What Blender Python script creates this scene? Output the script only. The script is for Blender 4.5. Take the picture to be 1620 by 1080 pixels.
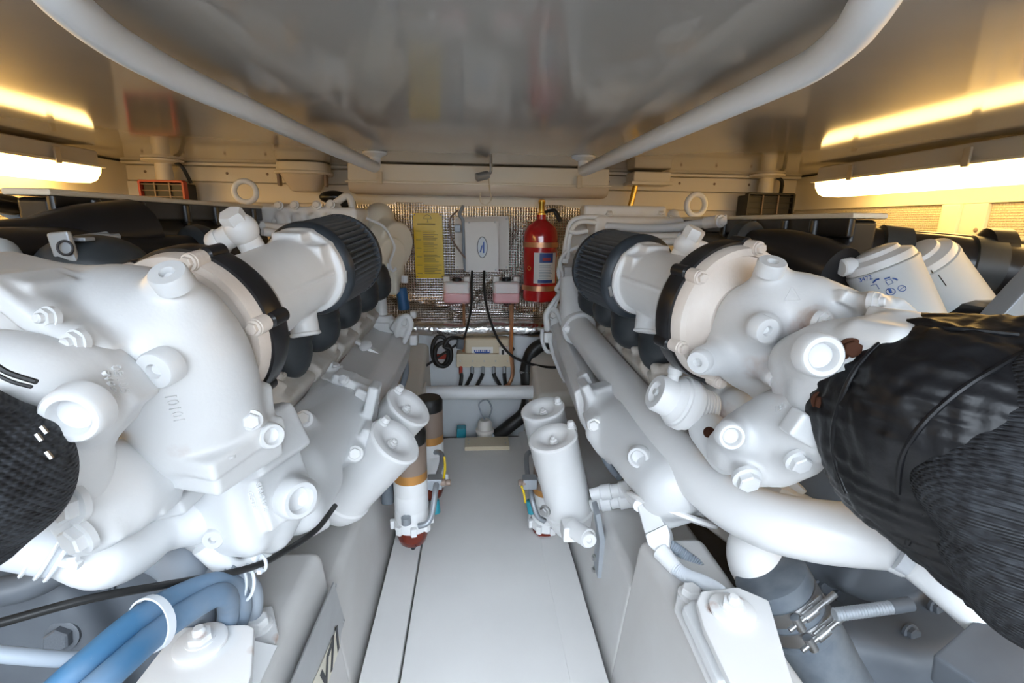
import bpy, bmesh, math, random
import numpy as np
from mathutils import Vector, Matrix
random.seed(4)
for o in list(bpy.data.objects): bpy.data.objects.remove(o)
scene = bpy.context.scene
COL = scene.collection
# ---------------------------------------------------------------- camera
F, CX, CY = 765.0, 810.0, 540.0            # focal length in pixels of a 1620x1080 frame
VPX, VPY, ROLL = 751.0, 352.0, math.radians(-0.2)
vy = Vector(((VPX-CX)/F, (VPY-CY)/F, 1)).normalized()
up = Vector((math.sin(ROLL), -math.cos(ROLL), 0)); up = (up - vy*up.dot(vy)).normalized()
vx = vy.cross(up)
WM = Matrix((vx, vy, up))                  # camera coords -> world coords
CAM = Vector((0, 0, 1.0))
cam_data = bpy.data.cameras.new('camera'); cam = bpy.data.objects.new('camera', cam_data); COL.objects.link(cam)
cam_data.sensor_width = 36; cam_data.lens = F/1620*36; cam_data.clip_start = 0.02
cr, cd, cf = WM @ Vector((1, 0, 0)), WM @ Vector((0, 1, 0)), WM @ Vector((0, 0, 1))
cam.matrix_world = Matrix(((cr.x, -cd.x, -cf.x, CAM.x), (cr.y, -cd.y, -cf.y, CAM.y), (cr.z, -cd.z, -cf.z, CAM.z), (0, 0, 0, 1)))
scene.camera = cam
# ---------------------------------------------------------------- light: overcast daylight through the open hatch, exposure
world = bpy.data.worlds.new('world'); scene.world = world; world.use_nodes = True
bg = world.node_tree.nodes['Background']
bg.inputs[0].default_value = (0.79, 0.89, 1.0, 1); bg.inputs[1].default_value = 9.0
vs = scene.view_settings
vs.view_transform = 'Standard'; vs.look = 'None'; vs.gamma = 1; vs.use_curve_mapping = False
vs.exposure = 0.46

# ---------------------------------------------------------------- pixel -> place helpers (each point gets its own real distance)
def ray(px, py): return WM @ Vector(((px-CX)/F, (py-CY)/F, 1))
def P(px, py, Y):
    d = ray(px, py); return CAM + d*(Y/d.y)
def PZ(px, py, Z):
    d = ray(px, py); return CAM + d*((Z-1.0)/d.z)
def PX(px, py, X):
    d = ray(px, py); return CAM + d*(X/d.x)
def S(p): return (WM.transposed() @ (Vector(p)-CAM)).z / F     # metres per pixel at a point
def toc(p): return (CAM-Vector(p)).normalized()
V = Vector

# ---------------------------------------------------------------- materials
MAT = {}
def nd(nt, t, **k):
    n = nt.nodes.new(t)
    for a, b in k.items(): setattr(n, a, b)
    return n
def mat(name, col, rough=0.5, metal=0.0, bump=None, var=None, coat=0.0, trans=0.0, emit=None, ior=1.5, dirt=None, rust=None, sss=0.0, spec=0.5):
    m = bpy.data.materials.new(name); m.use_nodes = True; nt = m.node_tree
    b = nt.nodes['Principled BSDF']; L = nt.links.new
    b.inputs['Base Color'].default_value = (*col, 1); b.inputs['Roughness'].default_value = rough
    b.inputs['Metallic'].default_value = metal; b.inputs['Coat Weight'].default_value = coat
    b.inputs['Transmission Weight'].default_value = trans; b.inputs['IOR'].default_value = ior
    b.inputs['Specular IOR Level'].default_value = spec
    if sss: b.inputs['Subsurface Weight'].default_value = sss; b.inputs['Subsurface Radius'].default_value = (.02, .01, .01)
    if emit: b.inputs['Emission Color'].default_value = (*emit[0], 1); b.inputs['Emission Strength'].default_value = emit[1]
    tc = nd(nt, 'ShaderNodeTexCoord'); co = tc.outputs['Object']
    last = None
    if var:                                   # (scale, other colour, amount)
        n = nd(nt, 'ShaderNodeTexNoise'); n.inputs['Scale'].default_value = var[0]; n.inputs['Detail'].default_value = 5; L(co, n.inputs['Vector'])
        r = nd(nt, 'ShaderNodeMapRange'); r.inputs[1].default_value = .35; r.inputs[2].default_value = .7; r.inputs[4].default_value = var[2]; L(n.outputs['Fac'], r.inputs[0])
        mx = nd(nt, 'ShaderNodeMix', data_type='RGBA'); mx.inputs[6].default_value = (*col, 1); mx.inputs[7].default_value = (*var[1], 1); L(r.outputs[0], mx.inputs[0]); last = mx.outputs[2]
    if dirt:                                  # (scale, colour, threshold)
        n = nd(nt, 'ShaderNodeTexNoise'); n.inputs['Scale'].default_value = dirt[0]; n.inputs['Detail'].default_value = 8; n.inputs['Roughness'].default_value = .7; L(co, n.inputs['Vector'])
        r = nd(nt, 'ShaderNodeMapRange'); r.inputs[1].default_value = dirt[2]; r.inputs[2].default_value = dirt[2]+.1; L(n.outputs['Fac'], r.inputs[0])
        mx = nd(nt, 'ShaderNodeMix', data_type='RGBA'); mx.inputs[6].default_value = (*col, 1); mx.inputs[7].default_value = (*dirt[1], 1); L(r.outputs[0], mx.inputs[0])
        if last: L(last, mx.inputs[6])
        last = mx.outputs[2]
    if rust:                                  # stains round given places: [(centre, radius, strength)]
        g = nd(nt, 'ShaderNodeNewGeometry')
        n = nd(nt, 'ShaderNodeTexNoise'); n.inputs['Scale'].default_value = 70; n.inputs['Detail'].default_value = 6; L(g.outputs['Position'], n.inputs['Vector'])
        for c, rad, st in rust:
            d = nd(nt, 'ShaderNodeVectorMath', operation='DISTANCE'); d.inputs[1].default_value = c; L(g.outputs['Position'], d.inputs[0])
            r = nd(nt, 'ShaderNodeMapRange'); r.inputs[1].default_value = 0; r.inputs[2].default_value = rad; r.inputs[3].default_value = 1; r.inputs[4].default_value = 0; L(d.outputs['Value'], r.inputs[0])
            a = nd(nt, 'ShaderNodeMath', operation='MULTIPLY'); L(r.outputs[0], a.inputs[0]); L(n.outputs['Fac'], a.inputs[1])
            q = nd(nt, 'ShaderNodeMapRange'); q.inputs[1].default_value = .12; q.inputs[2].default_value = .5; q.inputs[4].default_value = st; L(a.outputs[0], q.inputs[0])
            mx = nd(nt, 'ShaderNodeMix', data_type='RGBA'); mx.inputs[6].default_value = (*col, 1); mx.inputs[7].default_value = (.33, .12, .03, 1); L(q.outputs[0], mx.inputs[0])
            if last: L(last, mx.inputs[6])
            last = mx.outputs[2]
    if last: L(last, b.inputs['Base Color'])
    if bump:                                  # (kind, scale, strength, distance)
        k, sc, st, di = bump
        bp = nd(nt, 'ShaderNodeBump'); bp.inputs['Strength'].default_value = st; bp.inputs['Distance'].default_value = di
        if k == 'noise':
            n = nd(nt, 'ShaderNodeTexNoise'); n.inputs['Scale'].default_value = sc; n.inputs['Detail'].default_value = 3; L(co, n.inputs['Vector']); L(n.outputs['Fac'], bp.inputs['Height'])
        elif k in ('weave', 'grid'):
            ws = []
            for ax in ('X', 'Z') if k == 'grid' else ('DIAGONAL', 'Z'):
                w = nd(nt, 'ShaderNodeTexWave'); w.bands_direction = ax; w.inputs['Scale'].default_value = sc; w.inputs['Distortion'].default_value = .6 if k == 'weave' else .15; L(co, w.inputs['Vector']); ws.append(w)
            mm = nd(nt, 'ShaderNodeMath', operation='MULTIPLY' if k == 'weave' else 'MAXIMUM'); L(ws[0].outputs['Fac'], mm.inputs[0]); L(ws[1].outputs['Fac'], mm.inputs[1]); L(mm.outputs[0], bp.inputs['Height'])
        elif k == 'voronoi':
            n = nd(nt, 'ShaderNodeTexVoronoi'); n.inputs['Scale'].default_value = sc; n.inputs['Randomness'].default_value = 0; L(co, n.inputs['Vector']); L(n.outputs['Distance'], bp.inputs['Height'])
        L(bp.outputs[0], b.inputs['Normal'])
    MAT[name] = m; return m

# ---------------------------------------------------------------- mesh builder
def frame(z, hint=(0, 0, 1)):
    z = V(z).normalized(); h = V(hint)
    if abs(z.dot(h.normalized())) > .97: h = V((1, 0, 0)) if abs(z.x) < .9 else V((0, 1, 0))
    x = h.cross(z).normalized(); y = z.cross(x)
    return Matrix((x, y, z)).transposed()      # columns x,y,z
def catmull(pts, rad, n):
    if len(pts) < 3 or n < 2: return pts, rad
    o, ro = [], []
    e = [pts[0]*2-pts[1]]+pts+[pts[-1]*2-pts[-2]]
    for i in range(1, len(e)-2):
        a, b, c, d = e[i-1:i+3]
        for k in range(n):
            t = k/n
            o.append(.5*((2*b)+(c-a)*t+(2*a-5*b+4*c-d)*t*t+(3*b-a-3*c+d)*t**3)); ro.append(rad[i-1]*(1-t)+rad[i]*t)
    return o+[pts[-1]], ro+[rad[-1]]
class MB:
    def __init__(s): s.bm = bmesh.new(); s.bv = False
    def box(s, c, size, R=None, bev=0.0, seg=2):
        R = (R or Matrix.Identity(3)).to_4x4()
        r = bmesh.ops.create_cube(s.bm, size=1, matrix=Matrix.Translation(V(c)) @ R @ Matrix.Diagonal((*size, 1)))
        if bev: s.bv = True; bmesh.ops.bevel(s.bm, geom=list({e for v in r['verts'] for e in v.link_edges}), offset=min(bev, min(size)*.45), segments=seg, affect='EDGES', profile=.5)
        return s
    def lathe(s, p, axis, prof, n=28, cap=True, hint=(0, 0, 1), mod=None):
        Rm = frame(axis, hint); p = V(p); rings = []
        for r, h in prof:
            if r <= 1e-6: rings.append([s.bm.verts.new(p+Rm @ V((0, 0, h)))])
            else:
                rings.append([s.bm.verts.new(p+Rm @ V((math.cos(a)*q, math.sin(a)*q, h))) for a, q in [(2*math.pi*i/n, r*(mod(i, r, h) if mod else 1)) for i in range(n)]])
        for A, B in zip(rings, rings[1:]):
            for i in range(n):
                a0, a1 = A[i % len(A)], A[(i+1) % len(A)]; b0, b1 = B[i % len(B)], B[(i+1) % len(B)]
                q = [a0, a1, b1, b0]; u = []
                for x in q:
                    if x not in u: u.append(x)
                if len(u) > 2:
                    try: s.bm.faces.new(u)
                    except ValueError: pass
        if cap:
            if len(rings[0]) > 2: s.bm.faces.new(rings[0][::-1])
            if len(rings[-1]) > 2: s.bm.faces.new(rings[-1])
        return s
    def cyl(s, a, b, r, r2=None, n=20, bev=0.0):
        a, b = V(a), V(b); L = (b-a).length; r2 = r if r2 is None else r2
        pr = [(r, 0), (r2, L)] if not bev else [(r-bev, 0), (r, bev), (r2, L-bev), (r2-bev, L)]
        return s.lathe(a, b-a, pr, n)
    def tube(s, pts, r, n=12, sub=6, caps=True):
        pts = [V(p) for p in pts]; rad = list(r) if isinstance(r, (list, tuple)) else [r]*len(pts)
        pts, rad = catmull(pts, rad, sub)
        t0 = (pts[1]-pts[0]).normalized(); x = frame(t0).col[0]; rings = []
        for i, p in enumerate(pts):
            t = ((pts[min(i+1, len(pts)-1)]-p)+(p-pts[max(i-1, 0)])).normalized()
            x = (x-t*x.dot(t)).normalized(); y = t.cross(x)
            rings.append([s.bm.verts.new(p+(x*math.cos(2*math.pi*k/n)+y*math.sin(2*math.pi*k/n))*rad[i]) for k in range(n)])
        for A, B in zip(rings, rings[1:]):
            for i in range(n): s.bm.faces.new((A[i], A[(i+1) % n], B[(i+1) % n], B[i]))
        if caps: s.bm.faces.new(rings[0][::-1]); s.bm.faces.new(rings[-1])
        return s
    def ribbed(s, pts, r, pitch=.006, depth=.12, n=12, sub=8):
        pts, _ = catmull([V(p) for p in pts], [r]*len(pts), sub)
        out = []; acc = 0
        L = sum((b-a).length for a, b in zip(pts, pts[1:])); N = max(int(L/pitch*2), 4)
        d = [0]
        for a, b in zip(pts, pts[1:]): d.append(d[-1]+(b-a).length)
        for i in range(N+1):
            t = L*i/N; k = max(j for j in range(len(d)) if d[j] <= t+1e-9); k = min(k, len(pts)-2)
            out.append(pts[k].lerp(pts[k+1], (t-d[k])/max(d[k+1]-d[k], 1e-9)))
        return s.tube(out, [r*(1+depth*(1 if i % 2 else -1)) for i in range(len(out))], n, 1)
    def torus(s, c, axis, R, r, n=28, m=10, a0=0, a1=2*math.pi, hint=(0, 0, 1)):
        Rm = frame(axis, hint); c = V(c); full = abs(a1-a0) > 6.28; N = n if full else n+1; rings = []
        for i in range(N):
            a = a0+(a1-a0)*i/n
            rings.append([s.bm.verts.new(c+Rm @ V((math.cos(a)*(R+r*math.cos(b)), math.sin(a)*(R+r*math.cos(b)), r*math.sin(b)))) for b in [2*math.pi*k/m for k in range(m)]])
        for i in range(n):
            A, B = rings[i], rings[(i+1) % N]
            for k in range(m): s.bm.faces.new((A[k], B[k], B[(k+1) % m], A[(k+1) % m]))
        if not full: s.bm.faces.new(rings[0]); s.bm.faces.new(rings[-1][::-1])
        return s
    def loft(s, loops, bev=0.0, cap=True, seg=2):
        R = [[s.bm.verts.new(V(p)) for p in l] for l in loops]; n = len(R[0]); new = []
        for A, B in zip(R, R[1:]):
            for i in range(n): new.append(s.bm.faces.new((A[i], A[(i+1) % n], B[(i+1) % n], B[i])))
        if cap: new.append(s.bm.faces.new(R[0][::-1])); new.append(s.bm.faces.new(R[-1]))
        if bev:
            s.bv = True; bmesh.ops.recalc_face_normals(s.bm, faces=new)
            es = {e for f in new for e in f.edges if e.calc_face_angle(0) > .35}
            bmesh.ops.bevel(s.bm, geom=list(es), offset=bev, segments=seg, affect='EDGES', profile=.5, clamp_overlap=True)
        return s
    def prism(s, pts, ext, bev=0.0, seg=2):
        e = V(ext); return s.loft([[V(p) for p in pts], [V(p)+e for p in pts]], bev, seg=seg)
    def ball(s, c, r, n=20):
        if not isinstance(r, (tuple, list)): r = (r, r, r)
        bmesh.ops.create_uvsphere(s.bm, u_segments=n, v_segments=n*2//3, radius=1, matrix=Matrix.Translation(V(c)) @ Matrix.Diagonal((*r, 1))); return s
    def mesh(s, name, off=(0, 0, 0), ang=38):
        bmesh.ops.recalc_face_normals(s.bm, faces=s.bm.faces[:])
        me = bpy.data.meshes.new(name); bmesh.ops.translate(s.bm, verts=s.bm.verts[:], vec=-V(off)); s.bm.to_mesh(me); s.bm.free()
        me.shade_smooth(); me.set_sharp_from_angle(angle=math.radians(ang))
        if s.bv:                                # keep big flat faces flat: area weighted normals round bevels
            fn = [p.normal.copy() for p in me.polygons]; fa = [p.area**2 for p in me.polygons]; adj = [[] for _ in me.vertices]; ca = math.cos(math.radians(ang)); out = []
            for p in me.polygons:
                for v in p.vertices: adj[v].append(p.index)
            for p in me.polygons:
                for v in p.vertices:
                    n = V((0, 0, 0))
                    for g in adj[v]:
                        if fn[g].dot(fn[p.index]) > ca: n += fn[g]*fa[g]
                    out.append(n.normalized() if n.length > 0 else fn[p.index])
            me.normals_split_custom_set(out)
        return me
    def lo(s):
        vs_ = [v.co for v in s.bm.verts]
        a = V([min(v[i] for v in vs_) for i in range(3)]); b = V([max(v[i] for v in vs_) for i in range(3)])
        return V(((a.x+b.x)/2, (a.y+b.y)/2, a.z))

# ---------------------------------------------------------------- objects
ROOT = {}
def link(o, parent=None):
    COL.objects.link(o)
    if parent is not None: o.parent = parent; ROOT[o] = ROOT[parent]
def tag(o, label, cat, group=None):
    o['label'] = label; o['category'] = cat
    if group: o['group'] = group
    return o
def thing(name, label, cat, loc, group=None):
    o = bpy.data.objects.new(name, None); o.location = loc; o.empty_display_size = .05; link(o); ROOT[o] = V(loc); return tag(o, label, cat, group)
def part(mb, name, m, parent, label=None):
    me = mb.mesh(name, ROOT[parent]) if isinstance(mb, MB) else mb
    me.materials.append(MAT[m]); o = bpy.data.objects.new(name, me); link(o, parent)
    if label: o['label'] = label
    return o
def solo(mb, name, m, label, cat, group=None):
    loc = mb.lo(); me = mb.mesh(name, loc); me.materials.append(MAT[m]); o = bpy.data.objects.new(name, me); o.location = loc; link(o); ROOT[o] = loc
    return tag(o, label, cat, group)
def struct(mb, name, m, parent=None):
    if parent is not None: return part(mb, name, m, parent)
    loc = mb.lo(); me = mb.mesh(name, loc); me.materials.append(MAT[m]); o = bpy.data.objects.new(name, me); o.location = loc; link(o); ROOT[o] = loc; o['kind'] = 'structure'; return o
UNIT = {}
def unit(kind, m):
    key = (kind, m)
    if key in UNIT: return UNIT[key]
    mb = MB()
    if kind == 'bolt': mb.lathe((0, 0, 0), (0, 0, 1), [(1.3, -.3), (1.3, .12), (1.1, .2)], 18); mb.lathe((0, 0, .15), (0, 0, 1), [(1, 0), (1, .62), (.86, .75)], 6)
    if kind == 'nut': mb.lathe((0, 0, 0), (0, 0, 1), [(1.2, -.5), (1.2, .12)], 18); mb.lathe((0, 0, .1), (0, 0, 1), [(1, 0), (1, .6)], 6); mb.lathe((0, 0, .6), (0, 0, 1), [(.55, 0), (.55, .55), (.4, .7)], 12)
    if kind == 'plug': mb.lathe((0, 0, 0), (0, 0, 1), [(1.0, -.6), (1.0, .28), (.92, .4), (.40, .4), (.34, .3), (.34, -.02), (0, -.02)], 26)
    if kind == 'cup': mb.lathe((0, 0, 0), (0, 0, 1), [(1.12, -.6), (1.06, .2), (.96, .32), (.74, .32), (.66, .2), (.62, -.1), (.45, -.22), (0, -.26)], 28)
    if kind == 'screw': mb.lathe((0, 0, 0), (0, 0, 1), [(1, -.2), (1, .15), (.7, .4), (0, .48)], 10)
    if kind == 'ring': mb.torus((0, 0, 0), (0, 0, 1), 1, .18)
    me = mb.mesh(kind); me.materials.append(MAT[m]); UNIT[key] = me; return me
def inst(kind, p, axis, r, parent, m='white', name=None, spin=0.0):
    nm = name or {'nut': 'nut', 'cup': 'core_plug', 'plug': 'plug'}.get(kind, kind)
    o = bpy.data.objects.new(nm, unit(kind, m)); link(o, parent)
    W = Matrix.Translation(V(p)-ROOT[parent]) @ frame(axis).to_4x4() @ Matrix.Rotation(spin, 4, 'Z') @ Matrix.Diagonal((r, r, r, 1))
    o.matrix_local = W; return o
def text(s, p, xdir, normal, size, m, parent, ext=.0008, name='lettering', align='CENTER', bold=0.0):
    cu = bpy.data.curves.new('t', 'FONT'); cu.body = s; cu.size = size; cu.extrude = ext; cu.align_x = align; cu.align_y = 'CENTER'; cu.resolution_u = 3; cu.offset = bold
    t = bpy.data.objects.new('t', cu); COL.objects.link(t); dg = bpy.context.evaluated_depsgraph_get()
    me = bpy.data.meshes.new_from_object(t.evaluated_get(dg)); bpy.data.objects.remove(t)
    z = V(normal).normalized(); x = V(xdir); x = (x-z*x.dot(z)).normalized(); y = z.cross(x)
    me.transform(Matrix.Translation(V(p)-ROOT[parent]) @ Matrix((x, y, z)).transposed().to_4x4())
    me.materials.clear(); me.materials.append(MAT[m]); o = bpy.data.objects.new(name, me); link(o, parent); return o

# ---------------------------------------------------------------- blended castings: signed distance shapes meshed with surface nets
def A_(v): return np.array(v, np.float32)
def cap(a, b, ra, rb=None, k=None):
    rb = ra if rb is None else rb; a, b = A_(a), A_(b); ab = b-a; L2 = float(ab @ ab)+1e-9; m = max(ra, rb)
    def f(p):
        t = np.clip((p-a) @ ab/L2, 0, 1); return np.linalg.norm(p-a-t[..., None]*ab, axis=-1)-(ra+(rb-ra)*t)
    return f, np.minimum(a, b)-m, np.maximum(a, b)+m, k, 1
def rbox(c, half, R=None, r=.01, k=None):
    R = np.array(R or Matrix.Identity(3), np.float32); c = A_(c); h = A_(half)-r; e = np.abs(R) @ A_(half)
    def f(p):
        q = np.abs((p-c) @ R)-h; return np.linalg.norm(np.maximum(q, 0), axis=-1)+np.minimum(q.max(-1), 0)-r
    return f, c-e, c+e, k, 1
def rcyl(a, b, r, rd=.004, k=None):
    a, b = A_(a), A_(b); ab = b-a; L = float(np.linalg.norm(ab)); u = ab/L
    def f(p):
        h = (p-a) @ u; q = np.linalg.norm(p-a-h[..., None]*u, axis=-1); x = q-r+rd; y = np.abs(h-L/2)-L/2+rd
        return np.minimum(np.maximum(x, y), 0)+np.hypot(np.maximum(x, 0), np.maximum(y, 0))-rd
    return f, np.minimum(a, b)-r, np.maximum(a, b)+r, k, 1
def ell(c, rad, R=None, k=None):
    R = np.array(R or Matrix.Identity(3), np.float32); c = A_(c); rr = A_(rad); m = float(rr.max())
    def f(p):
        q = (p-c) @ R; k0 = np.linalg.norm(q/rr, axis=-1); k1 = np.linalg.norm(q/(rr*rr), axis=-1)+1e-6; return k0*(k0-1)/k1
    return f, c-m, c+m, k, 1
def path(pts, rad, k=None, sub=4):
    pts = [V(p) for p in pts]; rad = list(rad) if isinstance(rad, (list, tuple)) else [rad]*len(pts)
    pts, rad = catmull(pts, rad, sub); cs = [cap(a, b, ra, rb) for a, b, ra, rb in zip(pts, pts[1:], rad, rad[1:])]
    def f(p):
        d = cs[0][0](p)
        for c in cs[1:]: d = np.minimum(d, c[0](p))
        return d
    return f, np.min([c[1] for c in cs], 0), np.max([c[2] for c in cs], 0), k, 1
def cut(pr): return pr[0], pr[1], pr[2], pr[3], -1
def nets(D, o, h):
    s = D < 0; nx, ny, nz = D.shape; acc = np.zeros((nx-1, ny-1, nz-1, 3), np.float32); cnt = np.zeros((nx-1, ny-1, nz-1), np.float32)
    offs = [(0, 0), (0, 1), (1, 0), (1, 1)]
    for ax in range(3):
        ot = [a for a in range(3) if a != ax]
        for u, w in offs:
            sl0 = [None]*3; sl0[ax] = slice(0, -1); sl0[ot[0]] = slice(u, D.shape[ot[0]]-1+u); sl0[ot[1]] = slice(w, D.shape[ot[1]]-1+w)
            sl1 = list(sl0); sl1[ax] = slice(1, None); d0, d1 = D[tuple(sl0)], D[tuple(sl1)]
            m = (d0 < 0) != (d1 < 0); t = np.where(m, d0/np.where(m, d0-d1, 1), 0)
            acc[..., ax] += np.where(m, t, 0); acc[..., ot[0]] += m*u; acc[..., ot[1]] += m*w; cnt += m
    on = cnt > 0; idx = np.full(cnt.shape, -1, np.int64); idx[on] = np.arange(on.sum())
    cell = np.argwhere(on).astype(np.float32); vert = (cell+acc[on]/cnt[on][:, None])*h+o
    faces = []
    for ax in range(3):
        ot = [(ax+1) % 3, (ax+2) % 3]; sl = [slice(1, -1)]*3; sl[ax] = slice(0, -1); b = list(sl); b[ax] = slice(1, None)
        a0, a1 = s[tuple(sl)], s[tuple(b)]; m = np.argwhere(a0 != a1)
        if not len(m): continue
        fl = a0[tuple(m.T)]; base = m.copy(); base[:, ot[0]] += 1; base[:, ot[1]] += 1
        q = []
        for du, dv in ((1, 1), (0, 1), (0, 0), (1, 0)):
            c = base.copy(); c[:, ot[0]] -= du; c[:, ot[1]] -= dv; q.append(idx[tuple(c.T)])
        q = np.stack(q, 1); q[~fl] = q[~fl][:, ::-1]; faces.append(q)
    return vert, np.concatenate(faces)
def cast(name, prims, m, parent, h=.004, k=.015, label=None, rough=0.0):
    lo = np.min([p[1] for p in prims if p[4] > 0], 0)-3*h; hi = np.max([p[2] for p in prims if p[4] > 0], 0)+3*h
    n = np.ceil((hi-lo)/h).astype(int)+1
    ax = [lo[i]+h*np.arange(n[i], dtype=np.float32) for i in range(3)]; D = np.full(n, .08, np.float32)
    for f, a, b, kk, sg in prims:
        kk = kk or k
        i0 = np.clip(((a-lo-kk-2*h)/h).astype(int), 0, n); i1 = np.clip(((b-lo+kk+2*h)/h).astype(int)+2, 0, n)
        if (i1 <= i0).any(): continue
        g = np.stack(np.meshgrid(*[ax[j][i0[j]:i1[j]] for j in range(3)], indexing='ij'), -1).astype(np.float32)
        sl = tuple(slice(i0[j], i1[j]) for j in range(3)); d = f(g); c = D[sl]
        if sg > 0:
            t = np.clip(.5+.5*(c-d)/kk, 0, 1); D[sl] = c*(1-t)+d*t-kk*t*(1-t)
        else:
            t = np.clip(.5-.5*(c+d)/kk, 0, 1); D[sl] = c*(1-t)-d*t+kk*t*(1-t)
    if rough:
        gx, gy, gz = np.meshgrid(*ax, indexing='ij'); w = np.sin(41*gx+9*np.sin(23*gz)+17*gy)*np.sin(37*gz-29*gy+5*np.sin(31*gx))
        D += rough*(np.abs(w)-.4)+rough*.5*np.sin(97*gx+61*gz+4*np.sin(70*gy))*np.sin(83*gy-50*gz)
    D[[0, -1]] = .08; D[:, [0, -1]] = .08; D[:, :, [0, -1]] = .08
    v, q = nets(D, lo, h); v = v-A_(ROOT[parent])
    me = bpy.data.meshes.new(name); me.from_pydata(v.tolist(), [], q.tolist()); me.update(); me.shade_smooth()
    return part(me, name, m, parent, label)

from mathutils.bvhtree import BVHTree
BV = {}
def hit(obj, px, py):
    """where the sight line through a pixel meets a finished casting: point and surface normal"""
    if obj.name not in BV: BV[obj.name] = BVHTree.FromPolygons([v.co for v in obj.data.vertices], [p.vertices[:] for p in obj.data.polygons])
    h = BV[obj.name].ray_cast(CAM-ROOT[obj], ray(px, py).normalized())
    return (h[0]+ROOT[obj], h[1]) if h[0] else (None, None)
def on(kind, obj, px, py, axis, r, m='white', spin=0.0, off=None):
    p, n = hit(obj, px, py); ax = V(axis).normalized()
    if p is None: print('MISS', kind, obj.name, px, py); return
    off = {'cup': .44, 'plug': .12}.get(kind, .08) if off is None else off
    return inst(kind, p+ax*(r*off), ax, r, obj, m, spin=spin)
def text_on(s, obj, p0, p1, size, m, ext=.0012):
    hs = [hit(obj, p0[0]+(p1[0]-p0[0])*t, p0[1]+(p1[1]-p0[1])*t) for t in (-1.2, -.6, 0, .6, 1.2)]; hs = [h for h in hs if h[0]]
    if len(hs) < 3: print('MISS text', s); return
    n = sum((h[1] for h in hs), V((0, 0, 0))).normalized(); c = sum((h[0] for h in hs), V((0, 0, 0)))/len(hs); d = [(h[0]-c).dot(n) for h in hs]
    text(s, c+n*((max(d)+min(d))/2), hs[-1][0]-hs[0][0], n, size, m, obj, (max(d)-min(d))/2+ext)
# ---------------------------------------------------------------- palette
mat('white', (.79, .79, .79), .33, bump=('noise', 130, .08, .002), var=(9, (.75, .74, .73), .6),
    rust=[(PZ(1128, 963, .414), .017, 1.0), (PZ(320, 1008, .43), .012, .9), (PZ(1167, 945, .425), .014, .9), (P(1004, 730, .97), .022, .7), (PZ(440, 1010, .36), .014, .8), (PZ(400, 1030, .41), .012, .6)])
mat('white_cast', (.64, .65, .66), .36, bump=('noise', 220, .10, .002), var=(7, (.66, .65, .64), .6),
    rust=[(P(1288, 518, .66), .045, .9), (P(1212, 590, .70), .06, .4), (P(1137, 672, .84), .07, .7), (P(1252, 610, .64), .06, .25), (P(290, 700, .57), .025, .5)])
mat('white_satin', (.78, .79, .80), .42)
mat('cream_cast', (.72, .65, .59), .5, bump=('noise', 160, .25, .002), var=(14, (.62, .52, .44), .7))
mat('head_cast', (.68, .64, .59), .5, bump=('noise', 120, .25, .003), var=(18, (.52, .43, .34), .7))
mat('gelcoat', (.62, .61, .60), .42, var=(5, (.54, .52, .50), .8), bump=('noise', 30, .08, .003), dirt=(18, (.48, .44, .38), .70))
mat('floor_paint', (.74, .73, .72), .5, var=(4, (.67, .66, .65), .7), bump=('noise', 90, .08, .002), dirt=(26, (.45, .42, .39), .74))
mat('hull_dark', (.16, .17, .18), .6)
mat('bilge', (.17, .17, .17), .6, var=(12, (.12, .10, .08), .8))
mat('bulkhead', (.74, .78, .82), .35, var=(5, (.66, .68, .70), .7))
mat('beige_side', (.72, .67, .60), .5, var=(6, (.62, .55, .46), .6))
mat('ceiling', (.36, .34, .32), .085, var=(3, (.31, .29, .27), .6), bump=('noise', 60, .02, .002), ior=1.55)
mat('cream_wall', (.74, .68, .56), .4, var=(4, (.66, .59, .46), .5))
mat('cream_trim', (.78, .72, .60), .35)
mat('perforated', (.56, .50, .38), .55, bump=('voronoi', 130, 1.0, .005))
mat('foil', (.66, .64, .62), .20, 1.0, bump=('grid', 26, 1.0, .004), var=(5, (.46, .42, .38), .9))
mat('foil_plain', (.78, .78, .78), .25, 1.0, bump=('noise', 40, .6, .01))
mat('black_plastic', (.012, .012, .014), .28, bump=('noise', 150, .05, .001))
mat('black_rubber', (.026, .032, .038), .42, var=(20, (.05, .058, .065), .6))
mat('black_cable', (.012, .012, .012), .45)
mat('grille_black', (.015, .015, .015), .5)
mat('wrap_fabric', (.010, .010, .012), .7, spec=.3, bump=('weave', 75, .8, .003), var=(90, (.045, .05, .058), .8))
mat('wrap_leather', (.004, .0042, .005), .42, spec=.3, bump=('noise', 38, .35, .006), var=(9, (.009, .009, .011), .8))
mat('filter_pleat', (.075, .088, .105), .5, var=(30, (.10, .11, .125), .5))
mat('filter_rubber', (.024, .032, .042), .42)
mat('grey_rubber', (.105, .125, .15), .62, var=(26, (.17, .19, .21), .9), bump=('noise', 140, .15, .002))
mat('blue_hose', (.05, .16, .30), .6, var=(7, (.22, .26, .31), 1.0), dirt=(90, (.4, .42, .45), .66))
mat('hose_grey', (.30, .34, .39), .55)
mat('conduit', (.66, .69, .73), .45)
mat('steel', (.55, .55, .55), .32, 1.0)
mat('galvanised', (.36, .39, .42), .5, .6, var=(40, (.38, .40, .43), .8))
mat('brass', (.72, .45, .10), .28, 1.0)
mat('copper', (.72, .38, .22), .4, .9)
mat('red_paint', (.50, .012, .015), .16, coat=.6)
mat('red_plastic', (.45, .05, .03), .4)
mat('yellow', (.80, .56, .015), .3, var=(20, (.70, .45, .01), .5))
mat('ink', (.36, .26, .03), .6)
mat('ink_dark', (.03, .03, .035), .5)
mat('ink_blue', (.02, .09, .38), .5)
mat('paper', (.78, .76, .73), .5)
mat('label_blue', (.03, .07, .26), .4)
mat('label_red', (.45, .06, .06), .4)
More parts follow.
